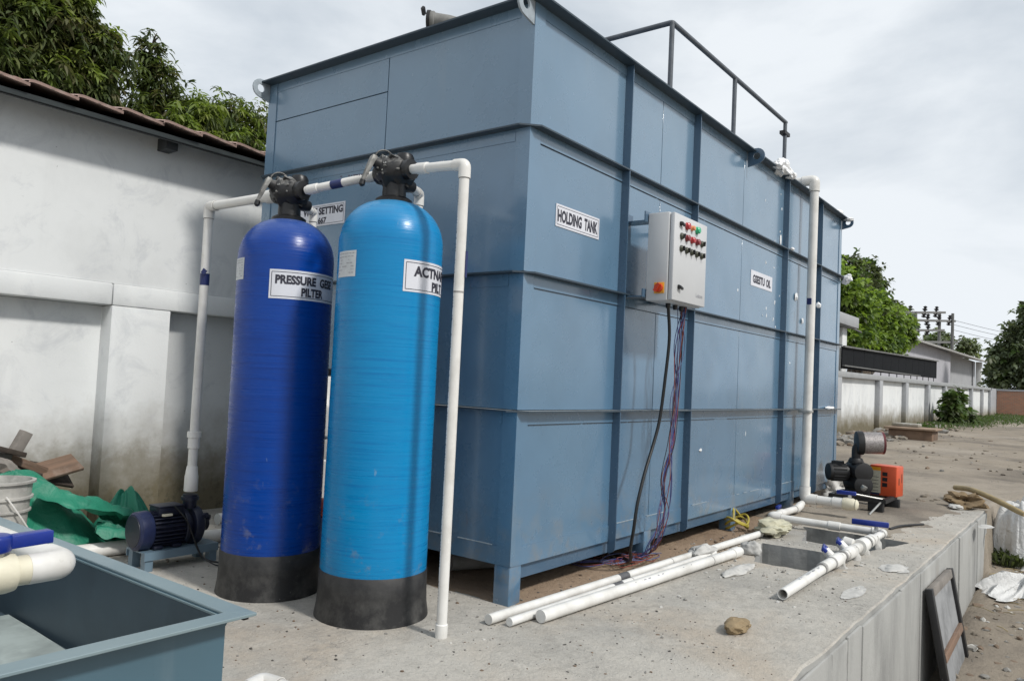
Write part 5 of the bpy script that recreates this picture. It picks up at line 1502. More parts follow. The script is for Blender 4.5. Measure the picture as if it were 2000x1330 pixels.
M_TARP = Mat('green_tarpaulin').base((0.018, 0.205, 0.125)).set(Roughness=0.55)
M_TARP.over((0.012, 0.145, 0.09), M_TARP.ramp(M_TARP.noise(3, 5, 0.6), 0.45, 0.7, 0, 0.8)).over((0.10, 0.30, 0.215), M_TARP.ramp(M_TARP.noise(6, 5, 0.65), 0.58, 0.76, 0, 0.55))
M_TARP.bumps(M_TARP.noise(9, 4, 0.6, (1, 1, 1), 0.8), 0.5, 0.03)
M_TARP = M_TARP.m
def heap(name, label, c, rx, ry, h, seed, nf, fold, mat, cat, lean=(0, 0), rot=0.0, hem=0.0, pw=1.6):
    """heap of cloth: a draped mound with ridges running down from the crest and doubled folds"""
    b = MB()
    nu, nv = 72, 96
    for i in range(nu + 1):
        t = i / nu
        for j in range(nv):
            a = 2 * PI * j / nv
            wob = 1 + 0.16 * noise.noise(Vector((math.cos(a) * 1.4, math.sin(a) * 1.4, seed))) + hem * t * noise.noise(Vector((math.cos(a) * 3.5, math.sin(a) * 3.5, seed + 4)))
            rr = t * wob
            x, y = rr * math.cos(a), rr * math.sin(a)
            ph = a * nf + 2.2 * noise.noise(Vector((x * 1.3, y * 1.3, seed + 9)))
            f = 0.5 + 0.5 * math.cos(ph)
            f2 = 0.5 + 0.5 * math.cos(2.14 * ph + 6 * t + seed)
            prof = (1 - t ** pw)
            z = h * prof * (0.86 + 0.34 * noise.noise(Vector((x * 1.6, y * 1.6, seed + 2))))
            amp = fold * t * (1.15 - t) * 3.2
            z += amp * (f ** 2 - 0.35) + amp * 0.5 * (f2 ** 2 - .3) + 0.30 * fold * fbm((x * 2.2, y * 2.2, seed), 2)
            z = max(z, 0.004 + 0.012 * (f ** 2)) if t > 0.8 else max(z, 0.006)
            tw = 0.10 * (f2 - .5) * t
            ca, sa = math.cos(rot), math.sin(rot)
            X, Y = (rr * math.cos(a + tw)) * rx + lean[0] * z, (rr * math.sin(a + tw)) * ry + lean[1] * z
            b.v.append((c[0] + X * ca - Y * sa, c[1] + X * sa + Y * ca, c[2] + z))
    for i in range(nu):
        for j in range(nv):
            k = (j + 1) % nv
            b.f.append((i * nv + j, i * nv + k, (i + 1) * nv + k, (i + 1) * nv + j)); b.mi.append(0)
    o = b.build(name, mat, smooth=75)
    return tag(o, label, cat)
heap('tarpaulin', 'large green tarpaulin thrown over the debris beside the bucket', (-1.22, 2.66, 0.0), 0.54, 0.34, 0.58, 3.1, 6, 0.035, M_TARP, 'tarpaulin', (-0.15, 0.1), 0.2, 0.15, 1.25)
heap('tarpaulin', 'crumpled green tarpaulin end in front of the wall pilaster, left of the pump', (-0.66, 2.66, 0.0), 0.24, 0.24, 0.33, 7.7, 5, 0.05, M_TARP, 'tarpaulin', (0.1, 0.0), 0.9, 0.25)
o = MB()
def sheet(path, w, wav, seed, mat, name, label, cat):
    b = MB()
    P = spline(path, 10)
    n = 14
    for i, p in enumerate(P):
        a, c = P[max(i - 1, 0)], P[min(i + 1, len(P) - 1)]
        d = (c - a).normalized(); s_ = d.cross(V(0, 0, 1)).normalized(); nn = s_.cross(d)
        for j in range(n + 1):
            u = j / n - 0.5
            q = p + s_ * (u * w) + nn * (wav * fbm((i * 0.10 + seed, u * 4, seed), 3) - abs(u) ** 2 * wav * 2.5)
            b.v.append(tuple(q))
    for i in range(len(P) - 1):
        for j in range(n):
            b.f.append((i * (n + 1) + j, i * (n + 1) + j + 1, (i + 1) * (n + 1) + j + 1, (i + 1) * (n + 1) + j)); b.mi.append(0)
    return tag(b.build(name, mat, smooth=70), label, cat)
sheet([(-1.25, 2.45, 0.40), (-1.05, 2.35, 0.33), (-0.85, 2.40, 0.255), (-0.72, 2.42, 0.14), (-0.70, 2.40, 0.03)], 0.26, 0.06, 2.0, M_TARP, 'tarpaulin_fold', 'folded flap of green tarpaulin hanging in front of the larger heap', 'tarpaulin')
sheet([(-1.0, 2.28, 0.18), (-0.86, 2.22, 0.15), (-0.76, 2.20, 0.10), (-0.66, 2.22, 0.02)], 0.20, 0.05, 5.0, M_TARP, 'tarpaulin_fold', 'lowest green tarpaulin flap lying on the slab by the white pipe', 'tarpaulin')

M_WOOD = Mat('weathered_board').base((0.20, 0.125, 0.085)).set(Roughness=0.85)
M_WOOD.over((0.10, 0.07, 0.05), M_WOOD.ramp(M_WOOD.noise(7, 6, 0.7, (0.25, 3, 3)), 0.45, 0.68, 0, 0.9)).over((0.30, 0.24, 0.20), M_WOOD.ramp(M_WOOD.noise(4, 5, 0.7), 0.55, 0.72, 0, 0.7))
M_WOOD.bumps(M_WOOD.noise(10, 5, 0.7, (0.3, 4, 4)), 0.5, 0.01)
M_WOOD = M_WOOD.m
M_DKWOOD = plain('dark_wet_board', (0.060, 0.045, 0.035), 0.8, 0.4, 8, bump=0.5)
M_GREYWOOD = plain('greyed_timber', (0.22, 0.20, 0.18), 0.85, 0.35, 8, bump=0.5)
def board(label, c, size, rot, mat, cat='board', name='timber_board'):
    o = MB().obox((0, 0, 0), size, (0, 0, 0)).build(name, mat, bevel=0.004)
    o.location = c; o.rotation_euler = rot
    return tag(o, label, cat)
board('reddish brown board with a raised edge on top of the debris by the wall', (-1.02, 2.92, 0.44), (0.36, 0.16, 0.022), (0.55, -0.22, 0.10), M_WOOD)
board('dark wet board under the brown one beside the wall', (-0.98, 2.98, 0.40), (0.26, 0.18, 0.02), (0.7, 0.25, 0.3), M_DKWOOD)
board('grey squared timber sticking up from the debris heap', (-1.24, 2.92, 0.53), (0.06, 0.06, 0.34), (0.1, 0.42, 0.2), M_GREYWOOD)
board('brown batten sloping down in the debris heap', (-1.20, 2.9, 0.50), (0.34, 0.05, 0.05), (0, 0.42, 0.1), M_WOOD)
board('pale broken board at the left edge above the bucket', (-1.40, 2.85, 0.50), (0.26, 0.03, 0.17), (0.25, 0.15, 0.25), M_GREYWOOD)
board('brown batten lying across the pale broken board', (-1.36, 2.80, 0.60), (0.34, 0.04, 0.03), (0.0, 0.3, 0.2), M_DKWOOD)
board('dark plank at the bottom of the debris heap', (-1.28, 2.88, 0.40), (0.34, 0.2, 0.05), (0.1, -0.1, 0.3), M_DKWOOD)
tag(MB().blob((-1.30, 2.95, 0.16), (0.36, 0.24, 0.26), 0.6, 1.6, 4, 21, flat=0.0).build('rubble_heap', plain('grey_rubble', (0.17, 0.15, 0.13), 0.9, 0.4, 9, bump=0.8), smooth=40), 'grey rubble heap under the boards beside the wall', 'rubble')
tag(sheet([(-1.42, 2.78, 0.56), (-1.31, 2.74, 0.52), (-1.26, 2.72, 0.42), (-1.30, 2.70, 0.34)], 0.08, 0.03, 8.0, M_GREYWOOD, 'rag', 'grey rag hanging on the debris heap above the bucket', 'rag'))

# object on the rim of the tank
hn = thing('hose_end', 'grey hose end with a dark collar resting on the short tank rim', 'hose end', (-0.05, 0.72, 3.15))
hx = V(-0.045, 0.735, 3.205)
hd = V(0.55, -0.80, -0.04).normalized()
MB().lathe([(0.045, 0), (0.052, 0.01), (0.052, 0.03), (0.044, 0.035), (0.036, 0.12), (0.024, 0.18)], hx, hd, 18).build('hose', plain('grey_rubber', (0.20, 0.20, 0.19), 0.7, 0.3, 20), hn, smooth=40)
MB().lathe([(0.03, -0.012), (0.056, -0.01), (0.056, 0.008), (0.03, 0.01)], hx, hd, 18).obox(hx + V(-0.02, 0.03, 0.055), (0.05, 0.016, 0.022), (0.5, 0.4, 0.6)).build('collar', M_BLACKIRON, hn, smooth=40)

# stone on the platform
st = MB()
st.blob((0.50, -1.005, 0.027), (0.088, 0.055, 0.036), 0.40, 1.0, 4, 35, flat=0.0)
M_STONE = plain('tan_stone', (0.27, 0.20, 0.115), 0.9, 0.35, 14, bump=0.9)
tag(st.build('stone', M_STONE, smooth=28), 'single tan stone on the platform in front of the white pipes', 'stone')

# ------------------------------------------------------------------ lower yard at right
df = thing('leaning_panel', 'old wooden panel with black frame leaning against the platform edge', 'panel', (3.27, -1.5, -0.8))
A_ = V(2.80, -1.432, -0.145); B_ = V(3.74, -1.432, -0.15)
dn = V(-0.03, -0.19, -1.0).normalized(); L_ = 0.80
acr = (B_ - A_).normalized(); nn = acr.cross(dn).normalized()
if nn.y > 0: nn = -nn
def bar(p, q, w, t, mat, nm, off=0.0, parent=None):
    d = (q - p).normalized(); s_ = d.cross(nn).normalized()
    P = []
    for o_ in (off, off + t):
        for (a, sg) in ((p, -1), (q, -1), (q, 1), (p, 1)):
            P.append(a + s_ * (w / 2 * sg) + nn * o_)
    return MB().hexa(P).build(nm, mat, parent or df, bevel=0.003)
Wd = (B_ - A_).length
bar(A_ + acr * 0.03, A_ + acr * 0.03 + dn * L_, 0.06, 0.045, M_BLACKIRON, 'frame_stile')
bar(A_ + acr * (Wd - 0.03), A_ + acr * (Wd - 0.03) + dn * L_, 0.06, 0.045, M_BLACKIRON, 'frame_stile')
bar(A_ + acr * 0.062 + dn * 0.03, A_ + acr * (Wd - 0.062) + dn * 0.03, 0.06, 0.042, M_GREYWOOD, 'top_rail')
bar(A_ + acr * 0.062 + dn * 0.46, A_ + acr * (Wd - 0.062) + dn * 0.42, 0.055, 0.048, M_WOOD, 'cross_rail')
M_PANEL = plain('peeling_grey_board', (0.26, 0.265, 0.27), 0.85, 0.4, 5, bump=0.5)
bar(A_ + acr * 0.062 + dn * (L_ / 2 + 0.03), A_ + acr * (Wd - 0.062) + dn * (L_ / 2 + 0.03), L_ - 0.06, 0.016, M_PANEL, 'infill_board', 0.008)

M_SACK = Mat('white_woven_sack').base((0.60, 0.60, 0.59)).set(Roughness=0.6)
M_SACK.over((0.40, 0.39, 0.36), M_SACK.ramp(M_SACK.noise(4, 5, 0.65), 0.5, 0.75, 0, 0.7)).bumps(M_SACK.noise(7, 4, 0.6, (1, 1, 1), 1.2), 0.7, 0.04)
M_SACK = M_SACK.m
zb = ground_z(7.3, -1.75)
def sack(label, c, r, seed, amp=0.30, name='white_sack', sm=60):
    o = MB().blob(c, r, amp, 1.5, 4, seed, flat=c[2] - r[2] * 0.72, ridged=True).build(name, M_SACK, smooth=sm)
    return tag(o, label, 'sack')
heap('white_sack', 'bulging white woven sack standing past the end of the platform', (7.05, -1.72, ground_z(7.05, -1.7) - 0.02), 0.36, 0.34, 0.66, 3.3, 9, 0.075, M_SACK, 'sack', (0.1, 0), 0.5, 0.1, 3.2)
heap('white_sack', 'smaller white sack behind the bulging one, right edge', (7.75, -1.85, ground_z(7.7, -1.9) - 0.02), 0.34, 0.3, 0.44, 8.3, 8, 0.07, M_SACK, 'sack', (0, 0), 0.2, 0.1, 2.6)
heap('plastic_sheet', 'crumpled white plastic sheet spread on the low ground', (5.95, -1.80, ground_z(6.0, -1.9) - 0.02), 0.62, 0.34, 0.19, 5.5, 8, 0.07, M_SACK, 'plastic sheet', (0, 0), -0.35, 0.35)
heap('plastic_sheet', 'folded white plastic sheet heaped against the sack', (6.75, -1.98, ground_z(6.7, -1.9) - 0.02), 0.42, 0.30, 0.24, 9.5, 7, 0.08, M_SACK, 'plastic sheet', (0, 0), 0.4, 0.3)
heap('white_sack', 'slumped dirty white sack lying in front of the bulging one', (7.15, -2.25, ground_z(7.1, -2.2) - 0.02), 0.42, 0.3, 0.30, 12.3, 8, 0.08, M_SACK, 'sack', (0, 0), 0.9, 0.25, 2.0)
def straw(n, place):
    b = MB()
    for k in range(n):
        x, y = place()
        a, l_ = RND.uniform(0, 6.28), RND.uniform(0.05, 0.22)
        z = ground_z(x, y) + RND.uniform(0.004, 0.03)
        d = V(math.cos(a), math.sin(a), RND.uniform(-.1, .1)) * l_
        b.tube([V(x, y, z), V(x, y, z) + d * .5 + V(0, 0, .01), V(x, y, z) + d], RND.uniform(.002, .005), 4)
    return tag(b.build('straw_litter', plain('dry_straw', (0.36, 0.29, 0.16), 0.8, 0.4, 12)), kind='stuff')
straw(160, lambda: (RND.gauss(6.4, 0.8), -1.6 - abs(RND.gauss(0, 0.45))))
lump('white plaster block at the foot of the platform end', (5.45, -1.52, ground_z(5.45, -1.55) + 0.03), (0.15, 0.06, 0.07), 15, M_PLASTER, 'plaster')
jute = MB().blob((6.62, -1.20, 0.05), (0.26, 0.17, 0.085), 0.7, 1.6, 4, 17, flat=0.0).build('jute_sack', plain('brown_jute', (0.22, 0.155, 0.085), 0.95, 0.4, 9, bump=0.8), smooth=50)
tag(jute, 'flattened brown jute sack on the far end of the platform', 'sack')
tag(MB().tube(spline([(7.55, -0.98, 0.10), (7.0, -1.2, 0.15), (6.55, -1.45, 0.13), (6.15, -1.78, 0.04)], 5), [0.03] * 15 + [0.024], 8).build('bamboo_stick', plain('yellowish_bamboo', (0.34, 0.26, 0.13), 0.7, 0.3, 9), smooth=50), 'yellowish bamboo stick lying over the jute sack', 'stick')
lump('white paper scrap under the jute sack', (6.35, -1.16, 0.02), (0.16, 0.08, 0.03), 19, M_PLASTER, 'scrap', name='paper_scrap')
tag(MB().tube(spline([(4.2, -0.93, 0.012), (4.45, -0.98, 0.018), (4.75, -1.10, 0.012)], 5), 0.012, 6).build('steel_rod', M_BLACKIRON, smooth=50), 'short dark rod lying on the slab beyond the manifold', 'rod')
tag(MB().blob((3.6, -2.12, ground_z(3.6, -2.1) + 0.04), (0.20, 0.08, 0.05), 0.6, 1.5, 3, 23).build('dark_log', M_DKWOOD, smooth=50), 'dark log lying on the low ground, lower right corner', 'log')
tag(MB().blob((3.35, -2.02, ground_z(3.35, -2.0) + 0.03), (0.06, 0.05, 0.05), 0.5, 1.5, 3, 24).build('pale_stone', M_PLASTER, smooth=30), 'pale broken stone in front of the dark log', 'stone')

# masonry trough and slab far behind the blower
tr = thing('masonry_trough', 'low brown masonry trough with a white slab, in front of the far boundary wall', 'trough', (19.8, 1.6, 0.02))
M_BROWNBRICK = plain('brown_masonry', (0.19, 0.125, 0.085), 0.9, 0.4, 3, bump=0.7)
MB().box((19.6, 1.15, -0.05), (20.5, 2.2, 0.30)).build('masonry', M_BROWNBRICK, tr, bevel=0.02)
MB().box((19.5, 1.05, 0.303), (20.6, 2.3, 0.36)).build('top_slab', plain('brown_slab', (0.29, 0.21, 0.15), 0.9, 0.3, 3, bump=0.6), tr, bevel=0.02)
MB().box((20.0, 1.55, 0.363), (20.55, 2.2, 0.45)).build('white_slab', M_LIME, tr, bevel=0.02)

# ------------------------------------------------------------------ loose rubble and crumbs
def pebbles(name, n, place, rmin, rmax, mats, power=2.2):
    ico = bmesh.new(); bmesh.ops.create_icosphere(ico, subdivisions=1, radius=1.0)
    IV = np.array([v.co[:] for v in ico.verts]); IF = [tuple(v.index for v in f.verts) for f in ico.faces]; ico.free()
    b = MB()
    for k in range(n):
        p = place()
        if p is None: continue
        x, y, z = p
        r = rmin + (rmax - rmin) * RND.random() ** power
        sc = np.array([r * RND.uniform(.6, 1.4), r * RND.uniform(.6, 1.3), r * RND.uniform(.35, .8)])
        J = IV * (1 + NP.normal(0, 0.16, (len(IV), 1)))
        a = RND.uniform(0, 6.28); ca, sa = math.cos(a), math.sin(a)
        Q = J * sc
        X = Q[:, 0] * ca - Q[:, 1] * sa + x; Y = Q[:, 0] * sa + Q[:, 1] * ca + y; Zz = Q[:, 2] + z + sc[2] * 0.4
        o = len(b.v)
        b.v += list(zip(X.tolist(), Y.tolist(), Zz.tolist())); b.f += [tuple(i + o for i in f) for f in IF]; b.mi += [RND.randrange(len(mats))] * len(IF)
    ob = b.build(name, mats, smooth=35)
    return tag(ob, kind='stuff')
M_CR1 = plain('dark_crumb', (0.085, 0.08, 0.072), 0.9, 0.3, 20, bump=0)
M_CR2 = plain('grey_crumb', (0.24, 0.23, 0.21), 0.9, 0.3, 20, bump=0)
M_CR3 = plain('brown_crumb', (0.19, 0.14, 0.10), 0.9, 0.3, 20, bump=0)
M_CR4 = plain('pale_crumb', (0.50, 0.49, 0.46), 0.9, 0.2, 20, bump=0)
def in_pit(x, y):
    return (2.0 < x < 2.82 and -1.0 < y < -0.33) or (3.03 < x < 3.78 and -1.2 < y < -0.33)
def on_slab():
    x = RND.uniform(-1.9, 6.3); y = RND.uniform(-1.36, 0.2)
    if in_pit(x, y) or noise.noise(Vector((x * 1.4, y * 1.4, 5))) < RND.uniform(-.25, .45): return None
    return (x, y, 0.0)
pebbles('slab_gravel', 3600, on_slab, 0.0018, 0.0065, [M_CR1, M_CR1, M_CR2, M_CR3, M_CR4])
def by_tank():
    x = RND.uniform(0.1, 5.9); y = -0.30 + abs(RND.gauss(0, 0.35))
    if in_pit(x, y): return None
    return (x, y, 0.006) if y > -0.2 else (x, y, 0.0)
pebbles('soil_gravel', 1500, by_tank, 0.0025, 0.012, [M_CR3, M_CR3, M_CR2, M_CR3, M_CR1])
def left_slab():
    return (RND.uniform(-1.9, 0.4), RND.uniform(-1.0, 3.0), 0.0)
def by_pits():
    x, y = RND.gauss(2.7, 0.8), RND.gauss(-0.75, 0.3)
    if in_pit(x, y) or y < -1.36 or x > 6.2: return None
    return (x, y, 0.0)
pebbles('cement_crumbs', 900, by_pits, 0.002, 0.014, [M_CR4, M_CR4, M_CR2, M_PLASTER], 3.0)
pebbles('left_gravel', 900, left_slab, 0.002, 0.009, [M_CR1, M_CR2, M_CR3])
def low_yard():
    x = RND.uniform(1.5, 8.0); y = RND.uniform(-3.2, -1.46)
    return (x, y, ground_z(x, y) - 0.004)
pebbles('yard_rubble', 2200, low_yard, 0.004, 0.04, [M_CR3, M_DIRT, M_CR2, M_CR3, M_DIRT, M_CR2, M_CR4], 3.6)
def far_yard():
    x = 6.6 + 18 * RND.random() ** 1.5; y = RND.uniform(-2.5, 2.9)
    if noise.noise(Vector((x * 0.5, y * 0.8, 3))) < RND.uniform(-.2, .5): return None
    return (x, y, ground_z(x, y) - 0.003)
pebbles('earth_clods', 1800, far_yard, 0.005, 0.05, [M_CR3, M_DIRT, M_DIRT, M_DIRT, M_DIRT, M_CR2], 3.2)
def wall_foot():
    x = RND.uniform(15, 30); y = 3.05 - abs(RND.gauss(0, 0.55))
    return (x, y, ground_z(x, y))
pebbles('wall_rubble', 700, wall_foot, 0.02, 0.16, [M_CR3, M_DIRT, M_CR2], 2.0)

# ------------------------------------------------------------------ foliage
def leaf_mat(name, c, c2, rough=0.5, trans=0.35):
    M = Mat(name).base(c).set(Roughness=rough)
    M.b.inputs['Specular IOR Level'].default_value = 0.35
    M.over(c2, M.ramp(M.noise(2.2, 4, 0.6), 0.42, 0.65))
    n, l = M.n, M.l
    tr_ = n.new('ShaderNodeBsdfTranslucent')
    tr_.inputs['Color'].default_value = (min(1, c[0] * 1.9), min(1, c[1] * 1.9), c[2] * 1.1, 1)
    mx = n.new('ShaderNodeMixShader'); mx.inputs['Fac'].default_value = trans
    out = n['Material Output']
    l.new(M.b.outputs[0], mx.inputs[1]); l.new(tr_.outputs[0], mx.inputs[2]); l.new(mx.outputs[0], out.inputs['Surface'])
    return M.m
M_BARK = plain('bark', (0.10, 0.08, 0.06), 0.9, 0.4, 12, bump=0.8)
L_DARK = leaf_mat('dark_mango_leaf', (0.055, 0.080, 0.030), (0.090, 0.108, 0.042))
L_MID = leaf_mat('mango_leaf', (0.095, 0.130, 0.040), (0.14, 0.158, 0.058))
L_YOUNG = leaf_mat('young_mango_leaf', (0.15, 0.21, 0.045), (0.20, 0.22, 0.06))
L_OLD = leaf_mat('olive_leaf', (0.105, 0.108, 0.050), (0.14, 0.128, 0.068))
L_BRIGHT = leaf_mat('bright_green_leaf', (0.165, 0.25, 0.045), (0.23, 0.31, 0.075))
L_BRIGHT2 = leaf_mat('deep_green_leaf', (0.060, 0.105, 0.025), (0.09, 0.14, 0.04))
L_OLIVE = leaf_mat('dull_olive_leaf', (0.075, 0.095, 0.048), (0.11, 0.125, 0.07))
L_FAR = leaf_mat('blue_green_leaf', (0.15, 0.19, 0.115), (0.21, 0.25, 0.16))

def leaves_mesh(name, pos, dirs, lens, widths, droop, mi, mats, parent):
    """leaf blades: 6 vertices each, bent downwards, folded along the midrib"""
    N = len(pos)
    d = dirs / np.linalg.norm(dirs, axis=1, keepdims=True)
    upv = np.tile(np.array([0, 0, 1.0]), (N, 1)) + NP.normal(0, .35, (N, 3))
    s_ = np.cross(d, upv); s_ /= (np.linalg.norm(s_, axis=1, keepdims=True) + 1e-9)
    nrm = np.cross(s_, d)
    L = lens[:, None]; Wd_ = widths[:, None]; Dp = (droop * lens)[:, None]
    z = np.array([0, 0, -1.0])
    p1 = pos + d * L * 0.38 + z * Dp * 0.14
    p2 = pos + d * L * 0.72 + z * Dp * 0.50
    tip = pos + d * L * 0.98 + z * Dp * 1.0
    Vt = np.stack([pos, p1 + s_ * Wd_ * .5 + nrm * Wd_ * .12, p1 - s_ * Wd_ * .5 + nrm * Wd_ * .12, p2 + s_ * Wd_ * .40 + nrm * Wd_ * .1, p2 - s_ * Wd_ * .40 + nrm * Wd_ * .1, tip], 1).reshape(-1, 3)
    O = np.array(root_loc(parent)[:]) if parent else np.zeros(3)
    Vt = Vt - O
    base = (np.arange(N) * 6)[:, None]
    loops = np.concatenate([base + np.array([[0, 2, 1]]), base + np.array([[1, 2, 4, 3]]), base + np.array([[3, 4, 5]])], 1).reshape(-1)
    me = bpy.data.meshes.new(name)
    me.vertices.add(N * 6); me.vertices.foreach_set('co', Vt.astype(np.float32).ravel())
    me.loops.add(N * 10); me.loops.foreach_set('vertex_index', loops.astype(np.int32))
    me.polygons.add(N * 3)
    ls = (np.arange(N) * 10)[:, None] + np.array([[0, 3, 7]])
    me.polygons.foreach_set('loop_start', ls.astype(np.int32).ravel())
    me.polygons.foreach_set('material_index', np.repeat(mi, 3).astype(np.int32))
    for mt in mats: me.materials.append(mt)
    me.update(calc_edges=True)
    me.validate()
    o = bpy.data.objects.new(name, me); COL.objects.link(o)
    if parent: o.parent = parent
    return o

def whorls(lumps, per, L, Wd_, elev=(-70, 35), inner=0.55, seed=0, mats_p=(0.5, 0.35, 0.15, 0), top_young=0.0, jit=0.3, face=None):
    """clusters of leaves spread over lumps [(centre, radii, count)]; returns arrays"""
    r = np.random.default_rng(seed)
    P, Dd, Ln, Mi = [], [], [], []
    for (c, rad, n) in lumps:
        c = np.array(c); rad = np.array(rad)
        u = r.normal(0, 1, (n, 3)); u /= np.linalg.norm(u, axis=1, keepdims=True)
        if face is not None:
            f = np.array(face); f = f / np.linalg.norm(f)
            flip = (u @ f) < -0.35
            u[flip] -= 2 * (u[flip] @ f)[:, None] * f
        k = inner + (1 - inner) * r.random((n, 1)) ** 0.6
        k *= 1 + 0.22 * r.normal(0, 1, (n, 1)) * (k > 0.85)
        q = c + u * rad * k
        for i in range(n):
            a0 = r.uniform(0, 6.28)
            m_ = max(4, int(per * r.uniform(.7, 1.25)))
            an = a0 + 2 * PI * np.arange(m_) / m_ * r.uniform(.9, 1.1) + r.normal(0, .25, m_)
            el = np.radians(r.uniform(elev[0], elev[1], m_))
            dd = np.stack([np.cos(an) * np.cos(el), np.sin(an) * np.cos(el), np.sin(el)], 1) + u[i] * jit
            P.append(q[i] + r.normal(0, L * 0.10, (m_, 3))); Dd.append(dd)
            Ln.append(L * r.uniform(.65, 1.2, m_))
            p = np.array(mats_p, float)
            if top_young and u[i][2] > 0.1 and r.random() < top_young: mi = 2
            else: mi = r.choice(len(p), p=p / p.sum())
            Mi.append(np.full(m_, mi))
    return np.concatenate(P), np.concatenate(Dd), np.concatenate(Ln), np.concatenate(Mi)

def tree(label, base, lumps, per, L, ratio, mats, mats_p, seed, trunk_r=0.16, droop=0.5, elev=(-70, 35), top_young=0.0, inner=0.5, group=None, name='mango_tree', jit=0.3, cat='tree', face=None):
    t = thing(name, label, cat, base, group)
    B = Vector(base)
    cs = [Vector(l[0]) for l in lumps]
    ctr = sum(cs, V(0, 0, 0)) / len(cs)
    fork = B + (ctr - B) * 0.45
    fork.z = B.z + (min(c.z for c in cs) - B.z) * 0.6
    MB().tube(spline([B + V(0, 0, -0.2), B + (fork - B) * 0.5 + V(0.05, 0.05, 0), fork], 5), [trunk_r * 1.25] * 3 + [trunk_r] * 5 + [trunk_r * 0.8] * 3, 10).build('trunk', M_BARK, t, smooth=70)
    lb = MB()
    rr = random.Random(seed)
    for l in lumps:
        c = Vector(l[0])
        mid = fork + (c - fork) * 0.5 + V(rr.uniform(-.15, .15), rr.uniform(-.15, .15), 0.1)
        P = spline([fork, mid, c], 5)
        lb.tube(P, [trunk_r * (0.55 - 0.4 * i / len(P)) for i in range(len(P))], 7)
        for k in range(7):
            d = V(rr.gauss(0, 1), rr.gauss(0, 1), rr.gauss(0.3, 1)).normalized()
            e_ = c + V(d.x * l[1][0], d.y * l[1][1], d.z * l[1][2]) * 0.9
            lb.tube([c, c + (e_ - c) * .5 + V(0, 0, .05), e_], [trunk_r * .16, trunk_r * .1, trunk_r * .05], 5)
    lb.build('limbs', M_BARK, t, smooth=70)
    P, Dd, Ln, Mi = whorls(lumps, per, L, L * ratio, elev, inner, seed, mats_p, top_young, jit, face)
    o = leaves_mesh('crown', P, Dd, Ln, Ln * ratio, NP.uniform(droop * .5, droop * 1.4, len(P)), Mi, mats, t)
    o['kind'] = 'stuff'
    return t

MG = [L_DARK, L_MID, L_YOUNG, L_OLD]
GRP = 'mango trees behind the tiled building'
FC = (-0.3, -1.0, -0.2)
tree('tallest dark mango tree with drooping leaves at the top left, above the tiled eave', (-0.8, 8.4, 0), [((-0.65, 7.4, 5.2), (1.0, .8, .9), 560), ((0.50, 7.2, 5.10), (.42, .45, .36), 230), ((0.85, 7.2, 4.80), (.38, .4, .30), 190), ((0.20, 7.1, 4.85), (.45, .4, .35), 230), ((-1.5, 7.4, 5.5), (1.0, .9, 1.1), 380), ((0.30, 7.2, 4.35), (.55, .5, .40), 300), ((0.80, 7.2, 4.30), (.45, .4, .40), 240), ((-0.3, 7.1, 4.3), (.55, .5, .45), 260), ((-1.0, 7.0, 4.3), (.9, .6, .6), 420), ((0.15, 7.4, 5.55), (.38, .4, .30), 150), ((-0.1, 7.4, 5.95), (.5, .5, .4), 200)], 11, 0.145, 0.25, MG, (0.42, 0.36, 0.05, 0.17), 3, 0.22, 0.55, (-50, 35), 0.3, 0.42, GRP, face=FC)
tree('slim pointed mango tree between the tallest tree and the bright one', (1.6, 8.6, 0), [((1.60, 7.3, 5.12), (.16, .2, .28), 40), ((1.70, 7.3, 4.75), (.30, .3, .34), 110), ((1.80, 7.3, 4.35), (.42, .35, .38), 170), ((1.90, 7.3, 4.0), (.5, .4, .4), 170), ((1.35, 7.2, 4.0), (.35, .35, .40), 120)], 10, 0.13, 0.24, MG, (0.5, 0.30, 0.02, 0.18), 7, 0.12, 0.5, (-50, 40), 0.08, 0.3, GRP, face=FC)
tree('mango tree with fresh yellow green leaves above the middle of the tiled eave', (2.1, 8.2, 0), [((2.05, 6.9, 4.32), (.36, .35, .32), 150), ((1.75, 6.7, 3.95), (.34, .3, .28), 120), ((2.25, 6.9, 3.95), (.4, .35, .33), 150)], 10, 0.13, 0.24, MG, (0.25, 0.35, 0.30, 0.10), 12, 0.12, 0.6, (-55, 30), 0.7, 0.3, GRP, face=FC)
tree('mango tree partly hidden by the left corner of the steel tank', (3.2, 8.4, 0), [((2.55, 7.2, 4.45), (.30, .3, .36), 130), ((2.95, 7.2, 4.45), (.36, .35, .42), 150), ((2.6, 7.0, 4.0), (.40, .35, .40), 170), ((3.0, 7.0, 3.85), (.45, .35, .4), 150), ((3.4, 7.2, 4.5), (.4, .4, .4), 70)], 10, 0.13, 0.24, MG, (0.36, 0.34, 0.12, 0.18), 17, 0.12, 0.55, (-50, 35), 0.35, 0.3, GRP, face=FC)

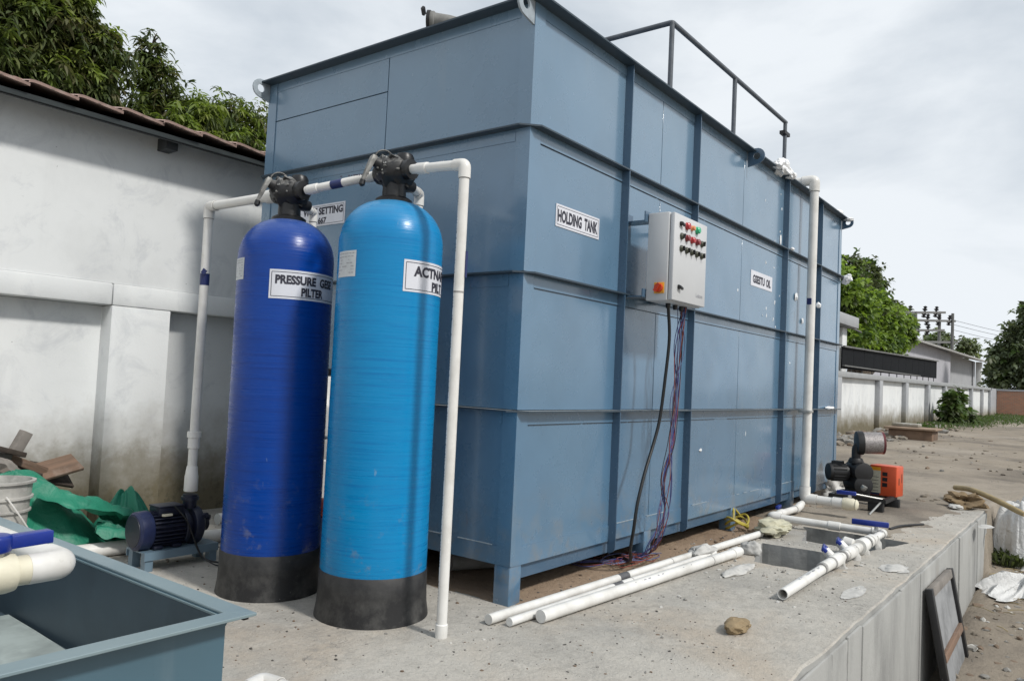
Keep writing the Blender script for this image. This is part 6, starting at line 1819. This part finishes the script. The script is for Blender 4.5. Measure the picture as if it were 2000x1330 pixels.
RT = [L_BRIGHT, L_BRIGHT2, L_OLIVE]
FR = (-1.0, -0.35, -0.1)
tree('bright green leafy tree rising behind the black sheet screen', (30.5, 6.0, 0), [((30.3, 6.2, 5.5), (2.0, .9, 1.0), 230), ((32.0, 6.1, 4.6), (2.6, 1.0, .9), 300), ((35.0, 6.0, 5.2), (1.7, .8, .8), 190), ((37.3, 5.9, 4.7), (2.1, .9, .8), 220), ((40.3, 5.9, 5.0), (1.5, .7, .5), 110), ((41.2, 5.9, 4.3), (1.2, .6, .4), 70), ((34.8, 5.7, 3.55), (2.0, .7, .5), 150), ((31.0, 5.9, 3.75), (2.0, .8, .6), 170), ((38.3, 5.7, 3.7), (1.5, .6, .45), 90), ((36.2, 5.6, 2.9), (1.2, .4, .3), 50)], 9, 0.26, 0.5, RT, (0.62, 0.34, 0.04), 23, 0.25, 0.25, (-55, 55), 0, 0.35, name='leafy_tree', face=FR)
tree('dull olive open crowned tree above the bright green one', (44, 9.5, 0), [((40.0, 8.3, 7.9), (1.8, .9, .7), 110), ((43.0, 8.2, 8.1), (1.9, .9, .65), 110), ((45.2, 8.2, 7.6), (1.2, .7, .5), 60), ((42.5, 8.2, 7.0), (2.4, 1.0, .8), 150), ((46.5, 8.0, 6.5), (1.8, .8, .5), 80), ((49.0, 8.0, 6.5), (1.4, .6, .35), 50), ((44.0, 8.0, 6.0), (2.0, .8, .6), 90)], 9, 0.30, 0.45, RT, (0.05, 0.35, 0.60), 29, 0.3, 0.3, (-50, 55), 0, 0.3, name='leafy_tree', face=FR)
FRT = [L_FAR, L_OLIVE, L_BRIGHT2]
lum = []
for (y, z, ry, rz, n) in ((4.0, 4.6, 1.3, 1.5, 260), (2.9, 6.0, 1.5, 1.7, 340), (1.6, 7.4, 1.7, 1.7, 330), (2.4, 8.3, .7, .9, 90), (2.2, 4.0, 2.0, 1.8, 420), (-0.4, 5.5, 2.2, 2.6, 420), (0.2, 9.0, 1.7, 1.5, 230), (-3.2, 6.5, 2.4, 3.0, 300), (4.4, 3.2, 1.0, 1.0, 120), (3.0, 2.6, 2.2, 0.8, 200), (-0.5, 2.7, 2.4, 0.9, 240)):
    lum.append(((70, y, z), (1.8, ry, rz), int(n * 0.75)))
tree('big dusky tree beyond the brick wall at the right edge', (71, 0, 0), lum, 8, 0.42, 0.55, FRT, (0.6, 0.3, 0.1), 31, 0.4, 0.3, (-55, 55), 0, 0.4, name='broad_tree', face=(-1, -.1, 0))
tree('small far tree just showing over the shed roof', (112, 16.5, 0), [((112, 14.8, 8.8), (3, 1.6, 1.3), 160), ((116, 12.0, 8.3), (2.5, 1.3, 1.2), 120)], 8, 0.6, 0.55, FRT, (0.6, 0.35, 0.05), 37, 0.4, 0.3, (-55, 55), 0, 0.4, name='broad_tree', face=(-1, -.1, 0))
tree('dark leafy bush against the far boundary wall behind the trough', (33.0, 2.55, 0.12), [((32.6, 2.5, 0.65), (.95, .4, .42), 85), ((31.9, 2.45, 1.05), (.4, .3, .35), 30), ((33.4, 2.4, 1.1), (.5, .3, .4), 32), ((34.3, 2.2, 0.45), (.7, .35, .3), 35)], 7, 0.30, 0.6, [L_BRIGHT2, L_DARK, L_OLIVE], (0.4, 0.45, 0.15), 41, 0.05, 0.3, (-40, 60), 0, 0.3, name='bush', cat='bush', face=FR)

# ground cover
def blades(name, label_kind, n, place, L, Wd_, mats, p, elev=(40, 85), droop=0.35):
    r = np.random.default_rng(77)
    P = np.array([q for q in (place(r) for _ in range(n)) if q is not None])
    m_ = len(P)
    an = r.uniform(0, 6.28, m_); el = np.radians(r.uniform(elev[0], elev[1], m_))
    Dd = np.stack([np.cos(an) * np.cos(el), np.sin(an) * np.cos(el), np.sin(el)], 1)
    Ln = L * r.uniform(.4, 1.2, m_)
    o = leaves_mesh(name, P, Dd, Ln, Ln * Wd_, np.full(m_, droop), r.choice(len(mats), m_, p=p), mats, None)
    return tag(o, kind='stuff')
L_GRASS = leaf_mat('yard_grass', (0.050, 0.085, 0.025), (0.09, 0.115, 0.04))
def gpl(r):
    x = r.uniform(26, 55.8)
    y = 3.05 - abs(r.normal(0, 1.0)) * (0.5 + (x - 26) * 0.035)
    if x > 46: y = r.uniform(-4, 3.05)
    if noise.noise(Vector((x * 0.35, y * 0.9, 9))) < r.uniform(-.55, .45): return None
    return (x, y, ground_z(x, y) - 0.01)
blades('weeds_and_grass', 'grass', 16000, gpl, 0.28, 0.16, [L_GRASS, L_BRIGHT2, L_OLIVE], [0.6, 0.2, 0.2])
def wpl(r):
    x = 6.6 + abs(r.normal(0, 0.25)); y = -1.5 - abs(r.normal(0, 0.15))
    return (x, y, ground_z(x, y))
blades('platform_end_weeds', 'weeds', 260, wpl, 0.22, 0.14, [L_DARK, L_OLIVE], [0.6, 0.4])
